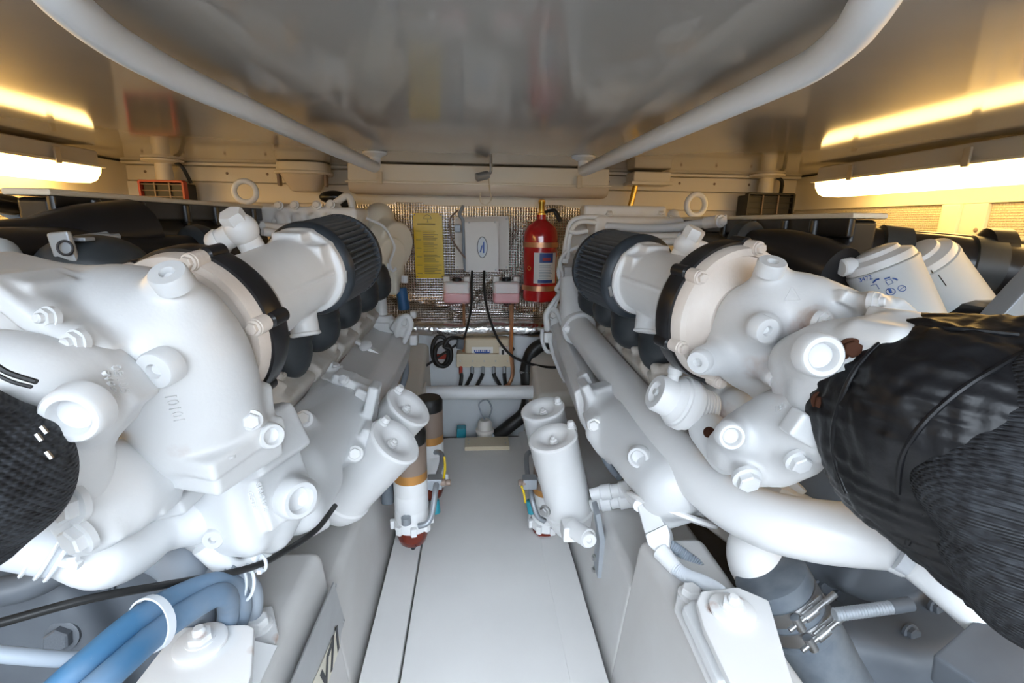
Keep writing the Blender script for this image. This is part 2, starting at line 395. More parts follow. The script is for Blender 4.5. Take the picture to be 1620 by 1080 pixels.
mat('plastic_beige', (.62, .53, .38), .4)
mat('plastic_white', (.72, .68, .64), .4)
mat('box_cream', (.70, .64, .57), .4)
mat('tank_pink', (.80, .42, .44), .3, sss=.4, var=(8, (.85, .48, .48), .5))
mat('tank_clear', (.82, .74, .72), .3, sss=.4)
mat('amber', (.22, .025, .010), .1, trans=.35)
mat('sight_gold', (.55, .26, .07), .35, .4)
mat('sticker_brown', (.26, .19, .15), .5)
mat('teal', (.02, .28, .36), .4)
mat('blue_part', (.03, .12, .28), .4)
mat('filter_can', (.60, .64, .67), .38)
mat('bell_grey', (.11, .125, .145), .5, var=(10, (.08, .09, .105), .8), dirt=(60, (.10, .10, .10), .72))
mat('metal_plate', (.52, .53, .54), .38, .7, var=(14, (.42, .42, .43), .6))
mat('plate_ivory', (.72, .68, .56), .4)
mat('rust_bolt', (.040, .016, .010), .8, spec=.15, var=(60, (.08, .028, .012), .9))
mat('diffuser_off', (.66, .58, .48), .25)
mat('tube_glow', (1, .9, .7), .4, emit=((1.0, .62, .20), 7.0), bump=('voronoi', 120, .3, .003))

# ---------------------------------------------------------------- setting
XL, XR, YB, ZC = -1.52, 1.56, 2.34, 1.235
struct(MB().box((.02, -.34, -.09), (3.2, 5.4, .06)), 'floor', 'bilge')
c = MB()                                   # open hatch above and behind the camera
c.box(((XL+XR)/2, (YB-.20)/2+.02, ZC+.02), (XR-XL+.1, YB+.20+.04, .04))
for x0, x1, y0, y1 in ((XL-.04, -.95, -3.0, -.2), (.99, XR+.04, -3.0, -.2)): c.box(((x0+x1)/2, (y0+y1)/2, ZC+.02), (x1-x0, y1-y0, .04))
struct(c, 'ceiling', 'ceiling')
struct(MB().box((.02, YB+.02, .6), (3.3, .04, 1.3)), 'wall_back', 'cream_wall')
struct(MB().box((.02, -3.02, .60), (3.3, .04, 1.3)), 'wall_rear', 'gelcoat')
struct(MB().box((XL-.02, -.34, .6), (.04, 5.4, 1.3)), 'wall_left', 'hull_dark')
struct(MB().box((XR+.02, -.34, .6), (.04, 5.4, 1.3)), 'wall_right', 'hull_dark')
# back wall planks with screws
for i, (z0, z1, dy) in enumerate(((1.222, 1.235, .05), (1.157, 1.220, .022), (1.072, 1.154, .03))):
    t = struct(MB().box((.02, YB-dy/2, (z0+z1)/2), (3.04, dy, z1-z0), bev=.004), 'trim_%d' % (i+2), 'cream_trim')
    if i == 1:
        for k in range(18):
            x = -1.42+.17*k
            if abs(x) > .62: inst('screw', (x, YB-dy, (z0+z1)/2+.005), (0, -1, 0), .006, t, 'sticker_brown')
# perforated sound panels on the side walls with cream frames
for sx, X, nm in ((-1, XL, 'left'), (1, XR, 'right')):
    for k, (y0, y1) in enumerate(((.52, 1.395), (1.545, 2.338), (-.6, .37))):
        struct(MB().box((X-sx*.006, (y0+y1)/2, .86), (.012, y1-y0, .44), bev=.002), 'wall_%s_panel' % nm, 'perforated')
    for k, y in enumerate((1.47, .445)):
        f = struct(MB().box((X-sx*.012, y, .86), (.024, .15, .44), bev=.003).box((X-sx*.028, y+.03, .86), (.016, .06, .44), bev=.006), 'trim_side_%s' % nm, 'cream_trim')
        for z in (.72, 1.0):
            for dy in (-.055, .055): inst('screw', (X-sx*.024, y+dy, z), (-sx, 0, 0), .007, f, 'sticker_brown')
    struct(MB().box((X-sx*.012, .85, 1.155), (.024, 2.97, .15), bev=.003), 'trim_top_%s' % nm, 'cream_trim')
    struct(MB().box((X-sx*.012, .85, .60), (.024, 2.97, .10), bev=.003), 'trim_low_%s' % nm, 'cream_trim')
# engine beds
for sx, x0, nm in ((-1, -.30, 'left'), (1, .335, 'right')):
    xo = x0+sx*.22
    def q(x, z): return (x, z)
    b = MB()
    lp = lambda y, zt, xt: [(x0-sx*.035, y, -.06), (xt, y, zt), (xo, y, zt), (xo, y, -.06)]
    b.loft([lp(.86, .25, x0), lp(2.33, .25, x0)], .02, seg=3)
    struct(b, 'engine_bed_%s' % nm, 'gelcoat')
    xo = x0+sx*.155; b = MB(); b.loft([lp(.1, .35, x0-sx*-.012), lp(.885, .35, x0-sx*-.012)], .022, seg=3)
    struct(b, 'engine_bed_pad_%s' % nm, 'gelcoat')
    b = MB(); b.loft([[(x0-sx*.04, y, -.06), (x0-sx*.04, y, .012), (x0-sx*.125, y, .002), (x0-sx*.125, y, -.06)] for y in (.1, 2.2)], .004)
    struct(b, 'floor_ledge_%s' % nm, 'floor_paint')
    xo = x0+sx*.3; b = MB(); b.loft([[(x0-sx*.09, y, -.06), (x0-sx*.075, y, zt), (xo, y, zt+.03), (xo, y, -.06)] for y, zt in ((1.90, .30), (2.33, .44))], .02, seg=3)
    struct(b, 'bed_end_%s' % nm, 'beige_side')
# walkway board
b = MB(); a0, a1 = -.17, .262; pts = [(a0, .1), (a1, .1), (a1, 2.10)]
for k in range(7): t = k/6*math.pi/2; pts.append((a1-.05+.05*math.cos(t), 2.10+.05*math.sin(t)))
for k in range(7): t = math.pi/2+k/6*math.pi/2; pts.append((a0+.05+.05*math.cos(t), 2.10+.05*math.sin(t)))
b.prism([(x, y, -.03) for x, y in pts], (0, 0, .03), .003)
solo(b, 'walkway_board', 'floor_paint', 'long pale grey painted walkway board between the two engines', 'floor board')
q0, q1 = PZ(735, 707, .02), PZ(804, 690, .02)
h = thing('hatch_board', 'small beige board lying on the far end of the walkway', 'board', ((q0.x+q1.x)/2, (q0.y+q1.y)/2, 0))
part(MB().box(((q0.x+q1.x)/2, (q0.y+q1.y)/2, .0105), (q1.x-q0.x, q1.y-q0.y, .02), bev=.003), 'board', 'plastic_beige', h)
for dx in (-.085, .085):
    for dy in (-.02, .02): inst('screw', ((q0.x+q1.x)/2+dx, (q0.y+q1.y)/2+dy, .0205), (0, 0, 1), .004, h, 'steel')

# lower bulkhead, foil insulation
b = MB(); zt = .49
b.box((.02, 2.315, .21), (1.0, .05, .56), bev=.004)
struct(b, 'wall_bulkhead', 'bulkhead')
g = MB(); nx, nz = 90, 44; x0, x1, z0, z1 = -.72, .86, .505, 1.085
rng = np.random.RandomState(3); bumps = [(rng.uniform(x0, x1), rng.uniform(z0, z1), rng.uniform(.03, .11), rng.uniform(-.010, .012)) for _ in range(46)]
creases = [((-.1, .56), (.12, .74)), ((.16, .60), (.25, .98)), ((.20, .60), (.27, .93)), ((-.42, .66), (-.1, .60)), ((-.2, .62), (.3, .575)), ((-.05, .66), (.2, .60))]
def foil_y(x, z):
    y = sum(a*math.exp(-((x-cx)**2+(z-cz)**2)/(w*w)) for cx, cz, w, a in bumps)
    for (ax_, az), (bx, bz) in creases:
        t = max(0, min(1, ((x-ax_)*(bx-ax_)+(z-az)*(bz-az))/((bx-ax_)**2+(bz-az)**2))); d = math.hypot(x-ax_-t*(bx-ax_), z-az-t*(bz-az))
        y -= .016*math.exp(-(d/.016)**2)
    return 2.312+y
grid = [[g.bm.verts.new((x0+(x1-x0)*i/nx, foil_y(x0+(x1-x0)*i/nx, z0+(z1-z0)*j/nz), z0+(z1-z0)*j/nz)) for i in range(nx+1)] for j in range(nz+1)]
back = [[g.bm.verts.new((x, 2.339, z)) for x, z in ((x0, z0), (x1, z0), (x1, z1), (x0, z1))]]
for j in range(nz):
    for i in range(nx): g.bm.faces.new((grid[j][i], grid[j][i+1], grid[j+1][i+1], grid[j+1][i]))
B0, B1, B2, B3 = back[0]
g.bm.faces.new([B0]+grid[0]+[B1]); g.bm.faces.new([B1]+[r[-1] for r in grid]+[B2]); g.bm.faces.new([B2]+grid[-1][::-1]+[B3]); g.bm.faces.new([B3]+[r[0] for r in grid[::-1]]+[B0]); g.bm.faces.new((B3, B2, B1, B0))
solo(g, 'foil_insulation', 'foil', 'crinkled silver foil insulation sheet covering the far wall', 'insulation')
b = MB(); pts = [(x, 2.275+.006*math.sin(9*x), .505+.004*math.sin(17*x)) for x in np.linspace(-.50, .52, 18)]
b.tube(pts, [.036+.004*math.sin(31*p[0]) for p in pts], 14, 3)
solo(b, 'foil_roll', 'foil_plain', 'foil wrapped roll along the lower edge of the insulation', 'insulation')
a, c2 = P(668, 621, 2.05), P(862, 620, 2.05)
t = thing('cross_pipe', 'thick white horizontal pipe spanning between the engine beds at the far end', 'pipe', (a+c2)/2)
part(MB().cyl(a, c2, .031), 'pipe', 'white_satin', t)
for e, s in ((a, -1), (c2, 1)): part(MB().box(e+V((s*.03, 0, 0)), (.10, .085, .085), bev=.012), 'end_bracket', 'beige_side', t)

# ---------------------------------------------------------------- handrails under the ceiling
def rail(pts, foot, label):
    t = thing('handrail', label, 'handrail', (pts[0].x, pts[0].y, ZC))
    part(MB().tube(pts, .019, 16, 8), 'tube', 'white_satin', t)
    part(MB().lathe((foot.x, foot.y, ZC-.001), (0, 0, -1), [(.042, 0), (.042, .006), (.03, .012), (.022, .016)], 24), 'foot_flange', 'white_satin', t)
    part(MB().lathe((pts[-1].x, pts[-1].y, ZC-.001), (0, 0, -1), [(.042, 0), (.042, .006), (.03, .012), (.022, .016)], 24), 'foot_flange', 'white_satin', t)
def railpts(foot, far, near, curve, zr=1.183):
    f0 = PZ(*foot, ZC); e = PZ(*far, zr); n = PZ(*near, zr); f0.y = e.y+.02; f0.x = e.x+(f0.x-e.x)*.5
    out = [V((f0.x, f0.y, ZC-.004)), V((f0.x, f0.y, zr+.03)), V((f0.x, f0.y-.004, zr+.010)), V((f0.x, f0.y-.018, zr+.001)), e.lerp(n, .05)]
    out += [e.lerp(n, k) for k in (.3, .6, .85)]+[n]+[PZ(*c) for c in curve]; l = out[-1]; out.append(V((l.x, l.y-.012, ZC-.004))); return out, f0
pl, fl = railpts((600, 245), (592, 264), (300, 131), ((240, 100, 1.183), (170, 58, 1.183), (105, 5, 1.185), (60, -45, 1.195), (45, -68, 1.215)))
rail(pl, fl, 'white tubular handrail under the ceiling above the left engine')
pr, fr = railpts((917, 250), (924, 270), (1225, 133), (((1290, 100, 1.183), (1345, 55, 1.183), (1383, 2, 1.185), (1408, -50, 1.195), (1418, -75, 1.215))))
rail(pr, fr, 'white tubular handrail under the ceiling above the right engine')

# ---------------------------------------------------------------- ceiling strip lights
def strip_light(a, b, w, on, name, label, hgt=.055, hh=.05):
    # a,b: ends of the lower diffuser axis at tray level
    a, b = V(a), V(b); d = (b-a).normalized(); s = V((0, 0, 1)).cross(d).normalized(); L = (b-a).length; c = (a+b)/2
    R = Matrix((d, s, V((0, 0, 1)))).transposed()
    t = thing(name, label, 'light', c)
    part(MB().box(c+V((0, 0, hh/2)), (L, w*.86, hh), R, .006), 'housing', 'cream_trim', t)
    part(MB().box(c-V((0, 0, .003)), (L+.02, w*1.06, .008), R, .002), 'rim', 'cream_trim', t)
    prof = [(-.5, 0), (-.47, -.45), (-.38, -.82), (-.22, -1), (.22, -1), (.38, -.82), (.47, -.45), (.5, 0)]
    lp = lambda e, k, kz: [e+s*(x*w*k)+V((0, 0, -.006+z*hgt*kz)) for x, z in prof]
    part(MB().loft([lp(a, .9, .8), lp(a+d*.012, .97, .97), lp(b-d*.012, .97, .97), lp(b, .9, .8)]), 'diffuser', 'tube_glow' if on else 'diffuser_off', t)
    n = 2 if L < 1.15 else 4
    for k in range(n):
        q = a.lerp(b, (.12+.76*k/(n-1)))
        for sg in (-1, 1): part(MB().box(q+s*(sg*w*.545)+V((0, 0, .012)), (.022, .008, .05), R, .003), 'clip', 'plastic_beige', t)
    return t
strip_light((-1.39, .25, 1.176), (-1.39, 1.92, 1.176), .15, True, 'strip_light', 'glowing warm strip light above the left engine')
strip_light((1.38, .25, 1.176), (1.38, 1.87, 1.176), .15, True, 'strip_light', 'glowing warm strip light above the right engine')
a, c2 = P(556, 290, 2.2), P(958, 293, 2.2); a.z = c2.z = (a.z+c2.z)/2; a.y = c2.y = 2.2
sl = strip_light(a, c2, .13, False, 'strip_light', 'unlit cream strip light across the far wall above the foil', .045, .07)
for x in (-.09, .12): part(MB().cyl((x, 2.2, a.z+.065), (x, 2.2, ZC), .007, n=10), 'hanger', 'cream_trim', sl)
# wall lights / junction boxes
c0 = P(482, 274, 2.22); t = thing('bulkhead_lamp', 'oval cream bulkhead lamp on the far wall left of the strip light', 'light', c0)
def oval(b, c, w, dd, h, z0, z1, k0=1, k1=1):
    lp = lambda z, k: [c+V((math.copysign(abs(math.cos(u))**.6, math.cos(u))*w*k, math.copysign(abs(math.sin(u))**.6, math.sin(u))*dd*k, z)) for u in [2*math.pi*i/28 for i in range(28)]]
    return b.loft([lp(z0, k0), lp(z1, k1)], .006)
part(oval(MB(), c0, .105, .08, 0, .005, ZC-c0.z-.002, 1, .97), 'housing', 'cream_trim', t)
part(oval(MB(), c0, .112, .085, 0, -.008, .006), 'rim', 'cream_trim', t)
part(oval(MB(), c0, .075, .06, 0, -.075, -.006, .72, 1.25), 'lens', 'diffuser_off', t)
for s in (-1, 1): part(MB().box(c0+V((s*.095, -.03, -.03)), (.012, .03, .05), bev=.004), 'clip', 'sticker_brown', t)
c0 = P(1025, 283, 2.24); t = thing('junction_box', 'small white junction box with brass conduit on the far wall right of the strip light', 'junction box', c0)
part(MB().box(c0, (.17, .12, .055), bev=.01), 'housing', 'cream_trim', t)
part(MB().box(c0-V((0, 0, .022)), (.185, .13, .014), bev=.003), 'rim', 'cream_trim', t)
part(MB().cyl(c0+V((-.055, 0, -.03)), P(995, 335, 2.24), .012), 'conduit', 'brass', t)
# hanging sensor
c0 = P(765, 279, 2.10); t = thing('sensor', 'small grey cylindrical sensor hanging from the ceiling by a wire', 'sensor', c0)
part(MB().cyl(c0+V((-.03, -.012, -.006)), c0+V((.02, .008, .008)), .017, bev=.003), 'body', 'galvanised', t)
part(MB().tube([c0+V((.02, .008, .008)), c0+V((.03, 0, .02)), c0+V((.03, 0, .05)), c0+V((.027, 0, ZC-c0.z))], .006, 8), 'stem', 'galvanised', t)
part(MB().tube([c0+V((.02, 0, 0)), P(775, 300, 2.10), P(777, 316, 2.10), P(768, 324, 2.10), P(760, 318, 2.10), P(760, 304, 2.10)], .0025, 6), 'wire', 'plastic_beige', t)
# extractor fans hanging from the ceiling
def fan(fx, yy, box, m, label, nm):
    f0 = PZ(*fx[:2], ZC); yy = f0.y; box = tuple((*q[:2], yy-.05) for q in box); a, b = P(*box[0]), P(*box[1]); c = (a+b)/2; w = b.x-a.x; hh = a.z-b.z
    t = thing('ventilation_fan', label, 'fan', (f0.x, f0.y, ZC))
    part(MB().lathe((f0.x, f0.y, ZC-.001), (0, 0, -1), [(.075, 0), (.075, .008), (.04, .016)], 28).cyl((f0.x, f0.y, ZC-.01), (f0.x, f0.y, a.z-.002), .030, .034), 'pedestal', 'cream_trim', t)
    k = c+V((0, .05, 0))
    part(MB().box(k, (w*.93, .10, hh*.93), bev=.006), 'body', 'grille_black', t)
    fr = MB(); ft = .009
    for z in (a.z, b.z): fr.box((c.x, c.y, z), (w, .03, ft), bev=.002)
    for x in (a.x, b.x): fr.box((x, c.y, c.z), (ft, .03, hh), bev=.002)
    part(fr, 'frame', m, t)
    n = 6
    for i in range(n): part(MB().box((c.x, c.y-.002, b.z+hh*(i+.5)/n), (w*.95, .012, .004), bev=.001), 'louvre', 'grille_black' if m != 'red_plastic' else 'sticker_brown', t)
    for dx in (-.17, .17): part(MB().box((c.x+w*dx, c.y-.006, c.z), (.005, .006, hh*.95)), 'rib', 'sticker_brown', t)
    part(MB().tube([V((f0.x+.05, f0.y, ZC-.012)), V((f0.x+.075, f0.y, ZC-.03)), V((f0.x+.09, f0.y+.02, a.z))], .008, 8), 'cable', 'black_cable', t)
fan((257, 252, 2.05), 2.05, ((222, 286, 1.98), (299, 345, 1.98)), 'red_plastic', 'ventilation fan with a red framed grille hanging in the far left corner', 1)
fan((1214, 276, 2.05), 2.05, ((1183, 306, 1.98), (1247, 360, 1.98)), 'grille_black', 'ventilation fan with a black grille hanging in the far right corner', 2)

# ---------------------------------------------------------------- things on the far wall
def quad_plate(tl, tr, br, bl, Y, th):
    p = [P(*tl, Y), P(*tr, Y), P(*br, Y), P(*bl, Y)]; return MB().prism([q+V((0, th, 0)) for q in p], (0, -th, 0), .0008, 1), p
b, p = quad_plate((653, 337), (699, 337), (703, 440), (658, 440), 2.285, .004)
t = thing('safety_sign', 'tall yellow printed safety notice on the foil wall', 'sign', (p[2]+p[3])/2)
part(b, 'board', 'yellow', t)
u = (p[1]-p[0]); w = (p[3]-p[0])
def sg(fx, fy): return p[0]+u*fx+w*fy+V((0, -.005, 0))
ln = MB()
rr = random.Random(7)
for k in range(26):
    fy = .27+.68*k/26
    if k in (6, 13, 19): continue
    L = rr.uniform(.35, .62); ln.box(sg(.32+L/2, fy), (u.x*L, .001, .0028))
    if k % 5 == 0: ln.box(sg(.16, fy), (u.x*.18, .001, .003))
ln.box(sg(.45, .165), (u.x*.62, .001, .006))
part(ln, 'printed_text', 'ink', t)
e = MB(); e.torus(sg(.5, .085), (0, -1, 0), .017, .0012, 20, 6, 0, math.pi, hint=(0, 0, 1)); cc = sg(.5, .085)
e.box(cc, (.036, .001, .002)); e.box(cc+V((0, 0, -.009)), (.003, .001, .014)); e.box(cc+V((0, 0, -.014)), (.012, .001, .002))
part(e, 'emblem', 'ink', t)
for fx in (.06, .94):
    for fy in (.025, .975): inst('screw', sg(fx, fy), (0, -1, 0), .003, t, 'sticker_brown')
# control box on its backing plate
b, p = quad_plate((719, 343), (805, 342), (805, 426), (720, 426), 2.285, .012)
t = thing('control_box', 'cream control box with an oval badge on a backing plate on the far wall', 'control box', (p[2]+p[3])/2)
part(b, 'backing_plate', 'box_cream', t)
for q in p: inst('screw', q+(sum(p, V())/4-q)*.09+V((0, -.001, 0)), (0, -1, 0), .004, t, 'steel')
b2, p2 = quad_plate((735, 351), (788, 350), (789, 430), (737, 430), 2.20, .008)
part(MB().prism([P(737, 353, 2.20)+V((0, .01, 0)), P(787, 352, 2.20)+V((0, .01, 0)), P(788, 428, 2.20)+V((0, .01, 0)), P(739, 428, 2.20)+V((0, .01, 0))], (0, .075, 0), .003), 'body', 'box_cream', t)
part(b2, 'lid', 'plastic_white', t)
for q in ((742, 352), (783, 351), (743, 428), (784, 427)): inst('screw', P(*q, 2.199), (0, -1, 0), .004, t, 'steel')
bc = P(763, 391, 2.198)
def ellipse_plate(c, a, bb, th): return MB().prism([c+V((a*math.cos(x), 0, bb*math.sin(x))) for x in [2*math.pi*i/32 for i in range(32)]], (0, -th, 0))
bd = part(ellipse_plate(bc, .0235, .047, .003), 'badge_rim', 'ink_dark', t)
bd = part(ellipse_plate(bc+V((0, -.002, 0)), .0205, .044, .003), 'badge', 'filter_can', t)
part(MB().prism([bc+V((x, -.0055, z)) for x, z in ((-.012, -.022), (-.006, -.022), (.001, .004), (.001, .012), (-.004, .006))], (0, -.001, 0)).prism([bc+V((x, -.0055, z)) for x, z in ((.003, -.026), (.009, -.024), (.009, .026), (.003, .022))], (0, -.001, 0)), 'badge_emblem', 'ink_blue', t)
part(MB().box(P(724, 361, 2.26), (.03, .03, .035), bev=.005).cyl(P(724, 361, 2.25), P(724, 361, 2.22), .01), 'switch', 'galvanised', t)
# coolant expansion bottles
def bottle(x0, x1, label):
    a, b = P(x0, 446, 2.22), P(x1, 480, 2.22); w = b.x-a.x; h = a.z-b.z; c = (a+b)/2; zl = b.z+h*.55
    t = thing('coolant_bottle', label, 'bottle', (c.x, 2.22, b.z), 'pink coolant bottles')
    part(MB().box((c.x, 2.25, (b.z+zl)/2), (w, .09, zl-b.z), bev=.014, seg=3), 'coolant', 'tank_pink', t)
    part(MB().box((c.x, 2.25, (a.z+zl)/2-.006), (w*.995, .088, a.z-zl+.016), bev=.014, seg=3), 'bottle_top', 'tank_clear', t)
    part(MB().cyl((c.x, 2.25, a.z-.004), (c.x, 2.25, a.z+.016), .022, bev=.003), 'cap', 'black_cable', t)
    part(MB().box((c.x-w*.38, 2.255, a.z+.010), (.03, .05, .03), bev=.006).box((c.x+w*.38, 2.255, a.z+.010), (.03, .05, .03), bev=.006), 'bracket', 'plastic_white', t)
    part(MB().tube([V((c.x+.03, 2.25, b.z+.004)), V((c.x+.032, 2.25, b.z-.08)), V((c.x+.030, 2.262, b.z-.17)), V((c.x+.026, 2.262, b.z-.25))], .006, 8), 'hose', 'copper', t)
bottle(701, 744, 'pink coolant bottle on the far wall below the yellow notice')
bottle(780, 822, 'pink coolant bottle on the far wall beside the fire extinguisher')
# fire extinguisher
xc = P(855, 400, 2.2); zb, zt = P(855, 475, 2.2).z, P(855, 347, 2.2).z; R = 27*S(xc); t = thing('fire_extinguisher', 'red fire extinguisher cylinder with brass valve on the far wall', 'fire extinguisher', (xc.x, 2.2, zb))
H = zt-zb
part(MB().lathe((xc.x, 2.2, zb), (0, 0, 1), [(R*.86, 0), (R*.97, .006), (R, .02), (R, H*.80), (R*.96, H*.86), (R*.80, H*.92), (R*.5, H*.97), (R*.26, H), (R*.26, H+.02)], 40), 'cylinder', 'red_paint', t)
part(MB().lathe((xc.x, 2.2, zt+.015), (0, 0, 1), [(.018, 0), (.018, .012), (.013, .016), (.013, .05), (.016, .054), (.016, .066), (.008, .07)], 18), 'valve', 'brass', t)
part(MB().tube([V((xc.x+.012, 2.2, zt+.03)), V((xc.x+.05, 2.2, zt+.04)), P(880, 337, 2.2), P(887, 350, 2.2)], [.006, .008, .011, .010], 8), 'discharge_horn', 'black_cable', t)
for f in (.70, .175):
    bd = part(MB().lathe((xc.x, 2.2, zb+H*f), (0, 0, 1), [(R, -.011), (R+.003, -.011), (R+.003, .011), (R, .011)], 40, False), 'strap', 'copper', t)
    part(MB().box((xc.x, 2.285, zb+H*f), (.05, .05, .03)), 'wall_bracket', 'steel', t)
def curved(a0, a1, z0, z1, r, m, nm, par):
    b = MB(); n = 14; f = []
    for i in range(n+1):
        a = math.radians(a0+(a1-a0)*i/n); f.append([(xc.x+math.sin(a)*q, 2.2-math.cos(a)*q, z) for q, z in ((r, z0), (r, z1), (r-.0015, z1), (r-.0015, z0))])
    b.loft(f); return part(b, nm, m, par)
lb = curved(-28, 52, zb+H*.24, zb+H*.61, R+.002, 'paper', 'label_sheet', t)
curved(-10, 36, zb+H*.49, zb+H*.605, R+.0032, 'label_blue', 'label_header', lb); curved(-14, 36, zb+H*.245, zb+H*.285, R+.0032, 'label_blue', 'label_footer', lb)
curved(0, 26, zb+H*.515, zb+H*.55, R+.0042, 'label_red', 'label_band', lb)
for k in range(9): curved(-10, 34-3*(k % 3), zb+H*(.30+.019*k), zb+H*(.306+.019*k), R+.0032, 'hose_grey', 'print_line', lb)
curved(62, 84, zb+H*.36, zb+H*.56, R+.002, 'plastic_beige', 'side_label', t)
inst('ring', (xc.x-math.sin(math.radians(44))*(R+.003), 2.2-math.cos(math.radians(44))*(R+.003), zb+H*.42), (-.7, -.7, 0), .008, t, 'brass')
# battery charger with leads
p0, p1 = P(734, 537, 2.24), P(806, 562, 2.24); c = (p0+p1)/2
t = thing('battery_isolator', 'beige battery isolator with a blue and white badge and five black leads', 'electrical unit', V((c.x, 2.26, P(770, 580, 2.24).z)))
q0, q1 = P(735, 537, 2.23), P(806, 560, 2.23); r0, r1 = P(722, 560, 2.21), P(808, 581, 2.21)
b = MB(); b.box(((q0.x+q1.x)/2, 2.265, (q0.z+q1.z)/2), (q1.x-q0.x, .07, q0.z-q1.z+.01), bev=.012, seg=3); part(b, 'cover', 'plastic_beige', t)
part(MB().box(((r0.x+r1.x)/2, 2.252, (r0.z+r1.z)/2), (r1.x-r0.x, .085, r0.z-r1.z), bev=.005), 'terminal_base', 'plastic_beige', t)
l0, l1 = P(746, 549, 2.225), P(780, 563, 2.225); lc = (l0+l1)/2
bg_ = part(MB().box((lc.x, 2.228, lc.z), (l1.x-l0.x, .003, l0.z-l1.z), bev=.001), 'badge', 'paper', t)
for k in range(9): part(MB().box((lc.x-.036+.009*k, 2.2258, lc.z+.003), (.004 if k % 3 else .006, .001, .012)), 'badge_mark', 'ink_blue', bg_)
part(MB().prism([V((lc.x+x, 2.2262, lc.z+z)) for x, z in ((-.042, -.002), (.042, -.002), (.018, -.015), (-.018, -.015))], (0, -.0006, 0)), 'badge_emblem', 'ink_blue', bg_)
s0 = P(797, 556, 2.22); sw = part(MB().box((s0.x, 2.235, s0.z), (.046, .05, .05), bev=.004), 'switch_plate', 'plastic_white', t); part(MB().box((s0.x-.005, 2.208, s0.z), (.012, .012, .022), bev=.003), 'rocker', 'ink_dark', sw)
inst('screw', P(810, 552, 2.22), (0, -1, 0), .012, t, 'ink_dark', 'knob')
for i, (xa, xb, xe) in enumerate(((729, 730, 728), (747, 745, 737), (764, 762, 754), (781, 783, 792), (798, 798, 800))):
    q = P(xa, 581, 2.215)
    ld = part(MB().cyl(q+V((0, 0, .008)), q+V((0, 0, -.03)), .009, bev=.002), 'terminal', 'red_plastic' if i == 0 else 'galvanised', t)
    part(MB().tube([q+V((0, 0, -.025)), P(xb, 596, 2.21), P(xe, 612, 2.19), P(xe, 622, 2.17)], .009, 8), 'lead', 'black_cable', ld)
for x, y in ((728, 571), (748, 571), (766, 571), (784, 571), (803, 571)): inst('screw', P(x, y, 2.209), (0, -1, 0), .004, t, 'steel')
# loose cables on the far wall
def cable(pts, r, m, label, nm='cable', cat='cable', n=8):
    return solo(MB().tube([P(*p) for p in pts], r, n), nm, m, label, cat)
cable(((747, 428, 2.2), (746, 455, 2.17), (746, 480, 2.17), (741, 510, 2.18), (733, 535, 2.2), (722, 545, 2.2), (700, 560, 2.18), (672, 580, 2.16), (640, 602, 2.1)), .0055, 'black_cable', 'thin black cable running from the control box down to the left')
cable(((766, 428, 2.2), (766, 455, 2.17), (769, 480, 2.17), (777, 510, 2.18), (790, 540, 2.18), (812, 564, 2.17), (845, 577, 2.12), (878, 581, 2.05), (905, 576, 1.95)), .006, 'black_cable', 'thin black cable running from the control box down to the right')
b = MB(); pc = P(697, 555, 2.18); k = S(pc)
lp = []
for i in range(29):
    a = 2*math.pi*i/14+.6; lp.append(pc+V((math.cos(a)*13*k+(4*k if i > 13 else 0), -.004*i/7, math.sin(a)*(24 if i < 14 else 19)*k-(i > 13)*5*k)))
lp += [P(703, 548, 2.16), P(710, 536, 2.16), P(722, 534, 2.18), P(731, 537, 2.2)]
b.tube(lp, .010, 10, 3); c0 = P(731, 543, 2.18)
t = thing('coiled_cable', 'coiled thick black cable with plug hanging beside the battery isolator', 'cable', pc-V((0, 0, .07)))
part(b, 'coil', 'black_cable', t); part(MB().cyl(c0+V((-.005, 0, .02)), c0+V((-.012, -.01, -.025)), .018, bev=.004), 'plug', 'grey_rubber', t)
part(MB().box(P(699, 564, 2.26), (.05, .012, .025), bev=.003), 'red_block', 'red_plastic', t)
cable(((724, 333, 2.27), (713, 345, 2.25), (712, 362, 2.25), (716, 380, 2.25), (727, 397, 2.22), (738, 410, 2.24)), .004, 'sticker_brown', 'thin brown wire looping beside the control box', 'wire', 'wire')
cable(((733, 326, 2.27), (727, 340, 2.25), (733, 352, 2.24), (734, 400, 2.24), (737, 428, 2.24)), .008, 'hose_grey', 'grey cable along the left edge of the control box')
cable(((809, 482, 2.26), (809, 520, 2.25), (809, 560, 2.2), (811, 590, 2.2), (806, 606, 2.19), (800, 612, 2.17)), .009, 'copper', 'copper coloured tube from the right coolant bottle down to the isolator', 'tube', 'tube')
# bilge pump, hose and bits
t0 = P(767, 676, 2.16); t = thing('bilge_pump', 'small cream bilge pump at the foot of the far wall', 'pump', V((t0.x, t0.y, -.05)))
part(MB().lathe((t0.x, t0.y, -.05), (0, 0, 1), [(.038, 0), (.038, .07), (.044, .075), (.044, .088), (.036, .092), (.034, .12), (.024, .135), (0, .138)], 26), 'body', 'plastic_white', t)
part(MB().cyl((t0.x+.035, t0.y, .0), (t0.x+.07, t0.y, .003), .018), 'outlet', 'galvanised', t)
part(MB().tube([V((t0.x, t0.y, .085)), P(760, 650, 2.2), P(758, 638, 2.2), P(770, 632, 2.2), P(778, 645, 2.2), P(774, 660, 2.18)], .004, 6), 'wire', 'hose_grey', t)
b = MB(); b.tube([V((t0.x+.06, t0.y, .002)), P(808, 672, 2.15), P(828, 655, 2.16), P(836, 630, 2.18), P(834, 600, 2.19), P(834, 580, 2.2), P(842, 557, 2.2), P(858, 545, 2.2), P(880, 541, 2.18), P(900, 545, 2.1)], .032, 14)
hh = solo(b, 'bilge_hose', 'black_cable', 'thick black hose curving from the bilge pump up beside the right engine', 'hose')
